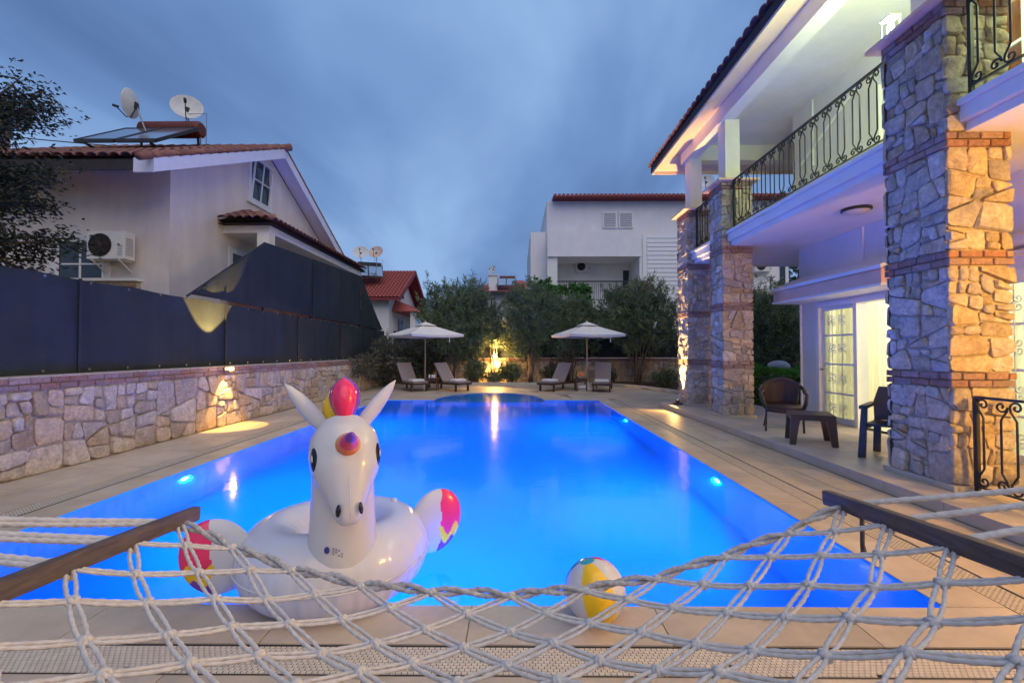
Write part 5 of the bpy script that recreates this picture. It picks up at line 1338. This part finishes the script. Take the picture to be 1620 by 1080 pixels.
t = thing('fruit_bowl', 'bowl heaped with orange fruit on the right side table', 'fruit bowl', (2.38, 16.72, 0.447))
MB().lathe([(0.06,0.447),(0.15,0.53),(0.155,0.535),(0.14,0.525),(0.05,0.46)], (2.38,16.72,0), 18).build('bowl', 'white_paint', t, smooth='auto')
for k, (a, r_, z) in enumerate([(i*PI/3, 0.10, 0.555) for i in range(6)] + [(i*2*PI/3+0.4, 0.055, 0.625) for i in range(3)]): MB().sphere((2.38+r_*math.cos(a), 16.72+r_*math.sin(a), z), 0.047, 10, 8).build('orange', 'orange_fruit', t, smooth=True)
t = MB().lathe([(0.035,0.0),(0.037,0.16),(0.014,0.22),(0.014,0.29),(0.0001,0.29)], (0,0,0), 14).build('bottle', 'bottle_green', None, smooth='auto'); t.location = (2.25, 16.85, 0.447); tag(t, 'dark bottle behind the fruit bowl', 'bottle')
t = thing('drinks_tray', 'tray with glasses on the left side table', 'tray', (-3.08, 16.72, 0.447))
MB().box(-3.24, -2.92, 16.62, 16.84, 0.447, 0.462).build('tray', 'dark_wood', t)
for x, y in ((-3.17, 16.7), (-3.08, 16.77), (-2.99, 16.69)): MB().lathe([(0.028,0.463),(0.036,0.58),(0.033,0.58),(0.026,0.47),(0.0001,0.468)], (x,y,0), 12).build('drinking_glass', 'towel', t, smooth='auto')
m = MB().prism([(-0.16,0),(0.16,0),(0.13,0.2),(-0.13,0.2)], -0.06, 0.06, lambda a, b_, c_: (a, c_, b_)).build('beach_bag', 'canvas', None, bevel=0.03, smooth='auto'); m.location = (-3.2, 17.35, 0.003); tag(m, 'pale bag standing on the deck by the left parasol pole', 'bag')
m = MB().box(-0.15, 0.15, -0.11, 0.11, 0, 0.2).build('storage_box', 'towel', None, bevel=0.02, smooth='auto'); m.location = (2.45, 16.78, 0.003); tag(m, 'white box under the right side table', 'box')

# ---- veranda furniture
t = thing('wicker_armchair', 'brown wicker armchair with rounded back on the terrace', 'armchair', (0,0,0))
RX, RY = 0.30, 0.27                                     # front towards local -y
hoop = []
for i in range(25):
    a = -PI/2 - R(28) - (2*PI - R(56))*i/24 if False else R(-62) + R(304)*i/24
    hoop.append((RX*1.05*math.cos(a), RY*1.08*math.sin(a)))
pts = [(-0.27,-0.27,0.40)]
rail = []
for i in range(25):
    f = i/24; a = R(205) - R(230)*f
    rail.append(((RX+0.03)*math.cos(a), -0.02 + (RY+0.03)*math.sin(a), 0.66 + 0.18*max(0, math.sin(a))**1.5))
arm_l = [(-0.27,-0.28,0.38),(-0.31,-0.27,0.50),(-0.335,-0.20,0.61)]
arm_r = [(0.335,-0.20,0.61),(0.31,-0.27,0.50),(0.27,-0.28,0.38)]
MB().tube(arm_l + rail + arm_r, 0.030, 10).build('arm_rail', 'wicker', t, smooth=True)
m = MB(); vs = []; n = 18
for i in range(n+1):
    a = R(152) - R(124)*i/n
    for k in range(8):
        f = k/7; vs.append(((RX-0.03+0.05*f)*math.cos(a), -0.02+(RY-0.02+0.05*f)*math.sin(a), 0.42 + (0.40*f)*(0.86+0.14*math.sin(a))))
m.add(vs, [(i*8+k, (i+1)*8+k, (i+1)*8+k+1, i*8+k+1) for i in range(n) for k in range(7)]); bk = m.build('back_panel', 'wicker', t, smooth=True)
sd = bk.modifiers.new('thickness', 'SOLIDIFY'); sd.thickness = 0.018
MB().lathe([(0.0001,0.43),(0.20,0.43),(0.285,0.42),(0.30,0.40),(0.29,0.37),(0.0001,0.37)], (0,-0.02,0), 26).build('seat', 'wicker', t, smooth='auto')
m = MB(); vs = []
for i in range(25):
    x = -0.275 + 0.55*i/24; vs += [(x, -0.285-0.01*math.cos(x*5), 0.40), (x, -0.285-0.01*math.cos(x*5), 0.335 - 0.03*math.cos(x*5.5))]
m.add(vs, [(2*i, 2*i+2, 2*i+3, 2*i+1) for i in range(24)]); sk = m.build('woven_skirt', 'wicker', t, smooth=True)
sd = sk.modifiers.new('thickness', 'SOLIDIFY'); sd.thickness = 0.012
for p, q in (((-0.26,-0.27,0.40),(-0.27,-0.29,0)),((0.26,-0.27,0.40),(0.27,-0.29,0)),((-0.2,0.18,0.40),(-0.25,0.30,0)),((0.2,0.18,0.40),(0.25,0.30,0))): MB().tube([p, q], 0.016, 8).build('leg', 'metal_dark', t, smooth='auto')
t.location = (4.52, 7.78, TZ+0.001); t.rotation_euler = (0, 0, R(-24))

def curved_leg(m, p0, p1, w0, w1, ax, ay):
    """tapering, slightly bowed moulded leg from the top corner p0 to the floor p1"""
    pts = []
    for i in range(6):
        f = i/5; c_ = Vector(p0).lerp(Vector(p1), f); k = w0 + (w1-w0)*f**0.7
        pts += [(c_.x - (0 if ax > 0 else k), c_.y - (0 if ay > 0 else k*0.8), c_.z), (c_.x + (k if ax > 0 else 0), c_.y - (0 if ay > 0 else k*0.8), c_.z), (c_.x + (k if ax > 0 else 0), c_.y + (k*0.8 if ay > 0 else 0), c_.z), (c_.x - (0 if ax > 0 else k), c_.y + (k*0.8 if ay > 0 else 0), c_.z)]
    fs = [(0,3,2,1), (20,21,22,23)] + [(4*i+k, 4*i+(k+1) % 4, 4*i+4+(k+1) % 4, 4*i+4+k) for i in range(5) for k in range(4)]
    return m.add(pts, fs)
t = thing('plastic_table', 'low brown moulded plastic table on the terrace', 'table', (0,0,0))
B(-0.27, 0.27, -0.27, 0.27, 0.40, 0.43).build('top', 'resin_brown', t, bevel=0.008)
m = MB()
for s in (-1, 1): m.beam((-0.25, s*0.255, 0.375), (0.25, s*0.255, 0.375), 0.025, 0.049).beam((s*0.255, -0.24, 0.375), (s*0.255, 0.24, 0.375), 0.025, 0.049)
m.build('apron', 'resin_brown', t)
for sx in (-1, 1):
    for sy in (-1, 1): curved_leg(MB(), (sx*0.268, sy*0.268, 0.399), (sx*0.29, sy*0.29, 0), 0.125, 0.075, -sx, -sy).build('leg', 'resin_brown', t, bevel=0.006)
t.location = (4.28, 6.68, TZ+0.001); t.rotation_euler = (0, 0, R(-24))
t = thing('plastic_armchair', 'dark grey plastic armchair half hidden by the near column', 'armchair', (0,0,0))
B(-0.24, 0.24, -0.24, 0.24, 0.40, 0.43).build('seat', 'resin_grey', t, bevel=0.01)
for s in (-1, 1):
    curved_leg(MB(), (s*0.27, -0.25, 0.62), (s*0.30, -0.30, 0), 0.06, 0.075, -s, 1).build('front_leg', 'resin_grey', t, bevel=0.006)
    curved_leg(MB(), (s*0.25, 0.27, 0.44), (s*0.28, 0.34, 0), 0.07, 0.075, -s, -1).build('rear_leg', 'resin_grey', t, bevel=0.006)
    MB().prism([(-0.27,0.60),(-0.25,0.645),(0.24,0.665),(0.24,0.625)], min(s*0.22, s*0.29), max(s*0.22, s*0.29), lambda a, b_, c_: (c_, a, b_)).build('arm', 'resin_grey', t, bevel=0.008)
m = MB().prism([(-0.25,0.43),(0.25,0.43),(0.27,0.66),(0.22,0.86),(-0.22,0.86),(-0.27,0.66)], 0.0, 0.03, lambda a, b_, c_: (a, 0.235 + c_ + (b_-0.43)*0.22, b_)); m.build('backrest', 'resin_grey', t, bevel=0.008)
m = MB()
for s in (-1, 1): m.beam((s*0.24, -0.24, 0.375), (s*0.24, 0.24, 0.375), 0.02, 0.05)
m.build('apron', 'resin_grey', t)
t.location = (4.70, 5.72, TZ+0.001); t.rotation_euler = (0, 0, R(-51))
# table tennis table under a blue cover, beyond the hedge
t = thing('table_tennis_table', 'blue table tennis table beyond the green hedge', 'table', (9.4, 15.0, 0))
B(8.2, 10.9, 14.4, 15.9, 0.80, 0.84).build('top', 'tarp_blue', t); B(8.2, 10.9, 14.37, 14.399, 0.79, 0.85).build('edge', 'white_paint', t)
for x in (8.4, 10.7):
    for y in (14.6, 15.7): B(x-0.03, x+0.03, y-0.03, y+0.03, -0.14, 0.80).build('leg', 'metal_grey', t)
MB().box(9.58, 9.6, 14.3, 16.0, 0.841, 1.0).build('net', 'pale_cover', t)
m = MB().sphere((8.15, 14.2, 0.95), 0.28, 14, 10, (1.2, 1, 0.75)).build('pool_cushion', 'pale_cover', None, smooth=True); tag(m, 'pale rounded cushion beside the table tennis table', 'cushion')

# ================================================================== FLOATS
u = thing('unicorn_float', 'large white inflatable unicorn pool float on the near pool edge', 'pool float', (0,0,0))
def deform_ring():
    m = MB(); NU, NV = 240, 28; vs = []
    for i in range(NU):
        a = 2*PI*i/NU
        ca, sa = math.cos(a), math.sin(a)
        k = 1 + 0.10*max(0, -sa)**2                            # chest a little fuller than the sides
        R0, r0, hz = 0.365*(1+0.02*abs(ca)), 0.192*k, 0.205*k
        for j in range(NV):
            b_ = 2*PI*j/NV; wr = 1 + (0.012*math.sin(a*38) + 0.010*math.sin(a*61+2))*max(0, math.cos(b_-R(-35)))**2 + 0.006*math.sin(a*23+1.0)
            rr = R0 + math.cos(b_)*r0*wr; z = 0.205 + math.sin(b_)*hz
            vs.append((rr*ca, rr*sa*1.02, max(z, 0.004)))
    m.add(vs, [(i*NV+j, ((i+1) % NU)*NV+j, ((i+1) % NU)*NV+(j+1) % NV, i*NV+(j+1) % NV) for i in range(NU) for j in range(NV)])
    return m
deform_ring().build('ring', 'vinyl_white', u, smooth=True)
MB().lathe([(0.0001, 0.10), (0.2, 0.10), (0.24, 0.12)], (0,0,0), 24).build('seat_floor', 'vinyl_white', u, smooth=True)
def loft(path, n=22):
    """closed body through elliptical sections: (y, z, half width, half depth)"""
    m = MB(); vs = []; N = len(path)
    for i, (y, z, rx, rd) in enumerate(path):
        p = path[max(0, i-1)]; q = path[min(N-1, i+1)]; d = Vector((0, q[0]-p[0], q[1]-p[1])).normalized(); nn = Vector((0, -d.z, d.y))
        for k in range(n):
            a = 2*PI*k/n; vs.append(Vector((rx*math.cos(a), y, z)) + nn*(rd*math.sin(a)))
    fs = [(i*n+k, i*n+(k+1) % n, (i+1)*n+(k+1) % n, (i+1)*n+k) for i in range(N-1) for k in range(n)]
    fs += [tuple(range(n-1, -1, -1)), tuple((N-1)*n+k for k in range(n))]
    return m.add(vs, fs)
neck = loft([(-0.40,0.20,0.185,0.16),(-0.405,0.35,0.185,0.16),(-0.405,0.5,0.175,0.155),(-0.40,0.65,0.168,0.15),(-0.39,0.8,0.165,0.15),(-0.385,0.92,0.16,0.14),(-0.385,1.0,0.12,0.10),(-0.385,1.035,0.05,0.04)])
head = loft([(-0.33,1.045,0.06,0.05),(-0.37,1.015,0.135,0.12),(-0.43,0.955,0.178,0.165),(-0.49,0.88,0.186,0.172),(-0.55,0.80,0.168,0.155),(-0.605,0.725,0.120,0.118),(-0.645,0.66,0.086,0.090),(-0.67,0.61,0.066,0.068),(-0.685,0.575,0.042,0.040)])
neck.add(head.v, head.f)
hn = neck.build('head_and_neck', 'vinyl_white', u, smooth=True)
rm_ = hn.modifiers.new('remesh', 'REMESH'); rm_.mode = 'VOXEL'; rm_.voxel_size = 0.012; rm_.use_smooth_shade = True
sm_ = hn.modifiers.new('smooth', 'SMOOTH'); sm_.factor = 0.6; sm_.iterations = 14
sm = [(0.558*1.02*math.cos(2*PI*i/96), 0.558*1.04*math.sin(2*PI*i/96), 0.20) for i in range(96)]
MB().tube([(p_[0]*1.005, p_[1]*(1.0+0.035*max(0, -p_[1]/0.57)**2), p_[2]) for p_ in sm], 0.0045, 6, closed=True).build('welded_seam', 'vinyl_white', u, smooth=True)
MB().lathe([(0.022,0.0),(0.022,0.012),(0.016,0.02),(0.0001,0.021)], (0.38, 0.12, 0.405), 14).build('valve', 'vinyl_white', u, smooth=True)
hs_ = [(0, -0.36, 1.052), (0, -0.46, 1.062), (0, -0.565, 1.0), (0, -0.632, 0.93), (0, -0.68, 0.85), (0, -0.718, 0.76), (0, -0.74, 0.69), (0, -0.748, 0.63)]
MB().tube(hs_, 0.0022, 5).build('welded_seam', 'vinyl_white', u, smooth=True)
def surf_disc(c, n_, up_, rx, rz, material, name, parent, dome=0.012):
    """a small domed patch lying on the surface at c, facing n_"""
    n_ = Vector(n_).normalized(); s_ = Vector(up_).cross(n_).normalized(); v_ = n_.cross(s_); vs = []
    for i in range(4):
        f = 1 - i/3.5
        for k in range(18):
            a = 2*PI*k/18; vs.append(Vector(c) + s_*(rx*f*math.cos(a)) + v_*(rz*f*math.sin(a)) + n_*(dome*(1-f*f)))
    fs = [(i*18+k, i*18+(k+1) % 18, (i+1)*18+(k+1) % 18, (i+1)*18+k) for i in range(3) for k in range(18)] + [tuple(54+k for k in range(18))]
    return MB().add(vs, fs).build(name, material, parent, smooth=True)
for s in (-1, 1):
    n_ = Vector((s*0.87, -0.48, 0.12)); ey = surf_disc((s*0.158, -0.567, 0.89), n_, (0, 0.35, 1), 0.031, 0.062, 'vinyl_black', 'eye', u, 0.012)
    surf_disc((s*0.168, -0.58, 0.90), n_, (0, 0.35, 1), 0.007, 0.02, 'vinyl_white', 'eye_shine', ey, 0.004)
    surf_disc((s*0.053, -0.726, 0.668), (s*0.62, -0.75, 0.2), (0, 0, 1), 0.015, 0.03, 'vinyl_black', 'nostril', u, 0.008)
    # long flat ears leaning out
    e = MB(); vs = []; nb = 12
    for i in range(9):
        f = i/8; c_ = Vector((s*(0.085 + 0.215*f), -0.34 + 0.02*f, 1.0 + 0.27*f)); ww = 0.044*math.sin(PI*min(1, 0.25+0.72*f))**0.8 * (1 if f < 0.98 else 0.3); dd_ = 0.030*math.sin(PI*min(1, 0.2+0.78*f))
        ax = Vector((0.27, 0, -s*0.215)).normalized(); ay = Vector((0,1,0))
        for k in range(nb):
            a = 2*PI*k/nb; vs.append(c_ + ax*(ww*math.cos(a)) + ay*(dd_*math.sin(a)))
    e.add(vs, [(i*nb+k, i*nb+(k+1) % nb, (i+1)*nb+(k+1) % nb, (i+1)*nb+k) for i in range(8) for k in range(nb)] + [tuple(range(nb-1,-1,-1)), tuple(8*nb+k for k in range(nb))])
    e.build('ear', 'vinyl_white', u, smooth=True)
# mane: pillow lobes in pink, purple and yellow behind and over the brow
def pillow(c0, c1, w_, d_, name, material, n=12, pw=0.75):
    m = MB(); vs = []; c0 = Vector(c0); c1 = Vector(c1); ax = (c1-c0).normalized(); sx_ = Vector((1,0,0)); fy = ax.cross(sx_).normalized()
    for i in range(15):
        f = i/14; k = max(0.02, math.sin(PI*f**pw))**0.72; p = c0.lerp(c1, f)
        for j in range(n):
            a = 2*PI*j/n; vs.append(p + sx_*(w_*k*math.cos(a)) + fy*(d_*k*math.sin(a)))
    m.add(vs, [(i*n+j, i*n+(j+1) % n, (i+1)*n+(j+1) % n, (i+1)*n+j) for i in range(14) for j in range(n)])
    return m.build(name, material, u, smooth=True)
pillow((0,-0.47,0.985),(0,-0.36,1.295), 0.070, 0.075, 'mane', 'vinyl_pink', 18, 1.7)
pillow((0.008,-0.42,0.99),(0.012,-0.30,1.295), 0.086, 0.07, 'mane', 'vinyl_purple', 18, 1.6)
pillow((-0.02,-0.36,1.0),(-0.035,-0.24,1.22), 0.08, 0.07, 'mane', 'vinyl_yellow', 14, 1.0)
pillow((0,-0.27,0.75),(0,-0.22,1.05), 0.07, 0.07, 'mane', 'vinyl_pink', 14)
pillow((0,-0.25,0.50),(0,-0.22,0.80), 0.07, 0.06, 'mane', 'vinyl_orange', 14)
# horn seen end on: rings of colour on a cone that points at the viewer
hd = Vector((0, -0.86, 0.40)).normalized(); base = Vector((0, -0.602, 0.955)); mh = hd.to_track_quat('Z', 'Y').to_matrix().to_4x4()
MB().lathe([(0.066,0),(0.068,0.012),(0.06,0.03)], base, 22, mh).build('horn_collar', 'vinyl_yellow', u, smooth=True)
MB().lathe([(0.06,0.02),(0.057,0.05),(0.045,0.09)], base, 22, mh).build('horn', 'vinyl_orange', u, smooth=True)
MB().lathe([(0.046,0.088),(0.036,0.13),(0.026,0.16)], base, 22, mh).build('horn', 'vinyl_pink', u, smooth=True)
MB().lathe([(0.027,0.158),(0.018,0.20),(0.0001,0.225)], base, 22, mh).build('horn_tip', 'vinyl_purple', u, smooth=True)
# wings: white pillow inside, coloured feathers outside
def wing(s):
    NU, NV = 120, 72; V = []; c_ = Vector((s*0.64, 0.0, 0.27))
    for j in range(NV+1):
        p = PI*j/NV - PI/2
        for k in range(NU):
            a = 2*PI*k/NU; x = 0.185*math.cos(p)*math.cos(a); y = 0.062*math.cos(p)*math.sin(a); z = 0.215*math.sin(p)
            V.append((c_.x + s*(x + 0.10*z*0.5), c_.y + y, c_.z + z + 0.10*x))
    parts = {'w': [], 'p': [], 'y': [], 'u': []}
    for j in range(NV):
        for k in range(NU):
            f = (j*NU+k, j*NU+(k+1) % NU, (j+1)*NU+(k+1) % NU, (j+1)*NU+k)
            a = 2*PI*(k+0.5)/NU; p = PI*(j+0.5)/NV - PI/2; x = math.cos(p)*math.cos(a); z = math.sin(p)
            key = 'w' if x < 0.12 + 0.05*math.sin(z*9) else ('p' if z > -0.28 + 0.18*math.sin(x*11) else ('y' if z > -0.62 + 0.12*math.sin(x*13) else 'u'))
            parts[key].append(f)
    root = None
    for key, mt, nm in (('w','vinyl_white','wing'),('p','vinyl_pink','wing_feathers'),('y','vinyl_yellow','wing_feathers'),('u','vinyl_purple','wing_feathers')):
        m = MB(); idx = {}; vs = []; fs = []
        for f in parts[key]:
            q = []
            for i in f:
                if i not in idx: idx[i] = len(vs); vs.append(V[i])
                q.append(idx[i])
            fs.append(tuple(q))
        m.add(vs, fs); o = m.build(nm, mt, root if root else u, smooth=True, recalc=False)
        if s < 0: o.data.flip_normals()
        if not root: root = o
    return root
wing(-1); wing(1)
pillow((0,0.60,0.22),(0,0.86,0.50), 0.09, 0.08, 'tail', 'vinyl_pink', 14)
# printed marks on the neck and ring
def decal_disc(c, r, material, name='print'): return surf_disc(c, (-0.35, -0.93, 0), (0,0,1), r, r*1.3, material, name, u, 0.001)
decal_disc((-0.092, -0.546, 0.415), 0.014, 'print_blue')
m = MB()
for i in range(4):
    for k in range(3):
        if (i+k) % 4 != 3: m.add([(-0.066+i*0.014, -0.5575-i*0.0015, 0.425-k*0.013-i*0.006), (-0.056+i*0.014, -0.5585-i*0.0015, 0.425-k*0.013-i*0.006), (-0.056+i*0.014, -0.5585-i*0.0015, 0.417-k*0.013-i*0.006), (-0.066+i*0.014, -0.5575-i*0.0015, 0.417-k*0.013-i*0.006)], [(0,1,2,3)])
m.build('print', 'print_grey', u)
u.location = (-1.135, 2.90, 0.004); u.rotation_euler = (0, 0, R(26))

# beach ball: six gores and two caps
bb = thing('beach_ball', 'striped beach ball with yellow and white panels on the pool edge', 'ball', (0,0,0))
BR = 0.163
cols = ['vinyl_yellow', 'vinyl_white', 'vinyl_red', 'vinyl_white', 'vinyl_teal', 'vinyl_white']
for k in range(6):
    m = MB(); vs = []; nj, ni = 20, 8
    for j in range(nj+1):
        p = -R(76) + R(152)*j/nj
        for i in range(ni+1):
            a = PI/3*(k + i/ni); pk = 1 - 0.010*abs(math.cos(3*a))**6*math.cos(p)
            vs.append((BR*pk*math.cos(p)*math.cos(a), BR*pk*math.cos(p)*math.sin(a), BR*math.sin(p)))
    m.add(vs, [(j*(ni+1)+i, j*(ni+1)+i+1, (j+1)*(ni+1)+i+1, (j+1)*(ni+1)+i) for j in range(nj) for i in range(ni)])
    m.build('panel', cols[k], bb, smooth=True, recalc=False)
for s, mt in ((1, 'vinyl_teal'), (-1, 'vinyl_white')):
    m = MB().lathe([(max(0.0001, BR*1.003*math.sin(R(14.5)*i/5)), s*BR*1.003*math.cos(R(14.5)*i/5)) for i in range(6)], (0,0,0), 30); m.build('cap', mt, bb, smooth=True)
bb.rotation_euler = (R(14), R(5), R(-118)); bb.location = (0.425, 2.48, BR+0.002)

# ================================================================== HAMMOCK
hm = thing('rope_hammock', 'white rope net hammock with wooden spreader bars in the foreground', 'hammock', (0, 1.0, 0.8))
LF, LN = Vector((-1.04, 1.45, 0.926)), Vector((-1.04, 0.50, 1.0))      # far and near ends of the left bar
RF, RN = Vector((1.0, 1.45, 0.983)), Vector((1.0, 0.50, 1.06))
for F_, N_, nm in ((LF, LN, 'l'), (RF, RN, 'r')):
    d = (F_-N_).normalized(); bar = MB(); A_ = F_ + d*0.035; Z = N_ - d*0.035
    bar.beam(A_, Z, 0.030, 0.046).build('spreader_bar', 'bar_wood', hm, bevel=0.009, smooth='auto')
NC, NR = 20, 5
def net(i, v):
    uu = -1 + 2*i/NC; f = (uu+1)/2
    a = LF.lerp(LN, 0.04 + 0.92*v); c_ = RF.lerp(RN, 0.04 + 0.92*v)
    p = a.lerp(c_, f); q = 1-uu*uu
    p.y += (0.5-v)*-0.27*q                                             # the edges draw in towards the middle
    p.z -= q*(0.156 + 0.055*4*v*(1-v)) + 0.02*(1-abs(uu))
    p.x += -0.012*math.sin(f*PI*2)
    p.z -= 0.012
    rg = random.Random(i*131 + int(v*997)); p += Vector((rg.uniform(-.006,.006), rg.uniform(-.006,.006), rg.uniform(-.006,.006))) if 0 < i < NC else Vector((0,0,0))
    return p
def knot(i, k): return net(i, (k + (0.5 if i % 2 else 0.0))/NR)
def rope_between(a, c_, off, r, sag=0.002, st=0.0045, pitch=0.026):
    n = max(6, int((c_-a).length/st)); d = (c_-a).normalized(); s_ = d.cross(Vector((0,0,1))).normalized()
    pts = []
    for i in range(n+1):
        f = i/n; w_ = math.sin(PI*f)**0.35 if 0 < f < 1 else 0; pts.append(a.lerp(c_, f) + s_*(off*w_) - Vector((0,0,sag*math.sin(PI*f))))
    return MB().tube(pts, r, 9, rope=1, pitch=pitch)
def knot_mesh(r):
    m = MB()
    for k in range(3):
        ax = Matrix.Rotation(R(60*k), 4, 'Z') @ Matrix.Rotation(R(62), 4, 'X'); pts = [ax @ Vector((r*1.15*math.cos(2*PI*i/14), r*0.85*math.sin(2*PI*i/14), 0)) for i in range(14)]
        m.tube(pts, r*0.62, 7, closed=True)
    m.sphere((0,0,0), r*0.9, 10, 8)
    return m.mesh('knot', 'rope', True)
km = knot_mesh(0.0085); RR = 0.0043
for i in range(NC):
    n0 = NR+1 if i % 2 == 0 else NR
    for k in range(n0):
        a = knot(i, k)
        nxt = [k-1, k] if i % 2 == 0 else [k, k+1]
        for q in nxt:
            n1 = NR+1 if (i+1) % 2 == 0 else NR
            if 0 <= q < n1:
                c_ = knot(i+1, q)
                m1 = rope_between(a, c_, -0.0085, RR*rnd.uniform(0.92, 1.06)); m2 = rope_between(a, c_, 0.0085, RR*rnd.uniform(0.92, 1.06)); m1.add(m2.v, m2.f)
                m1.build('net_cord', 'rope', hm, smooth=True, recalc=False)
        if i > 0:
            o = inst('knot', km, hm, a); o.rotation_euler = (rnd.uniform(-.5,.5), rnd.uniform(-.5,.5), rnd.uniform(0,3))
for v, nm in ((0.0, 'far'), (1.0, 'near')):                             # the two edge ropes, wound round each other
    for ph in (0, PI):
        pts = []
        n = 420
        for j in range(n+1):
            f = j/n*NC; i0 = min(NC-1, int(f)); 
            def pe(t_):
                i_ = 2*int(t_/2); i2 = min(NC, i_+2); g_ = (t_-i_)/2 if i2 > i_ else 0
                b_ = net(i_, v).lerp(net(i2, v), g_); b_.z += 0.004*math.sin(PI*g_); b_.y += (0.006 if v == 0 else -0.006)*math.sin(PI*g_); return b_
            p = pe(f); ang_ = f*PI*1.0 + ph; rad_ = 0.0075
            pts.append(p + Vector((0, math.cos(ang_)*rad_, math.sin(ang_)*rad_)))
        MB().tube(pts, 0.0068, 9, rope=1, pitch=0.028).build('edge_rope', 'rope_edge', hm, smooth=True, recalc=False)
for k in range(NR+1):                                                    # the net is tied through holes in the bars
    for a_ in (net(0, k/NR), net(NC, k/NR)):
        o = inst('knot', km, hm, a_ - Vector((0,0,0.016))); o.rotation_euler = (0.4, 0.2, k)
        MB().tube([a_ - Vector((0,0,0.016)), a_ + Vector((0,0,0.034))], 0.006, 7).build('tie_cord', 'rope', hm)
RL, RRg = Vector((-1.95, 1.0, 1.115)), Vector((1.95, 1.0, 1.25))
for F_, N_, ring in ((LF, LN, RL), (RF, RN, RRg)):
    for k in range(6):
        a_ = F_.lerp(N_, 0.06 + 0.88*k/5)
        rope_between(a_, ring, 0, 0.0078, 0.012, 0.006, 0.03).build('suspension_rope', 'rope', hm, smooth=True, recalc=False)
        if k < 3 and F_ is LF: rope_between(a_ - Vector((0,0.012,0.004)), ring, 0, 0.0070, 0.02, 0.006, 0.03).build('suspension_rope', 'rope', hm, smooth=True, recalc=False)
    pts = [ring + Vector((0.03*math.cos(t_), 0, 0.03*math.sin(t_))) for t_ in [2*PI*j/20 for j in range(20)]]
    MB().tube(pts, 0.005, 7, closed=True).build('ring', 'metal_grey', hm, smooth=True)
    far = ring + (ring - (F_+N_)/2).normalized()*1.6
    rope_between(ring, far, 0, 0.009, 0.0, 0.01, 0.03).build('hanging_rope', 'rope', hm, smooth=True, recalc=False)
MB().tube([RF + Vector((0.02,-0.09,-0.02)), RF + Vector((0.02,-0.09,-0.10)), RF + Vector((0.025,-0.088,-0.125))], [0.006,0.006,0.008], 7).build('loose_cord', 'bar_wood', hm)
cb = MB().tube([(-14.5, 9.3, 7.2), (-12.5, 9.6, 6.5), (-10.8, 9.9, 6.15), (-9.6, 10.6, 6.3)], 0.012, 5).build('overhead_cable', 'metal_dark', None); tag(cb, 'thin dark cable running from the left tree to the tiled roof', 'cable')
# drop empty helper leftovers
for o in list(bpy.data.objects):
    if o.type == 'MESH' and len(o.data.polygons) == 0: bpy.data.objects.remove(o)
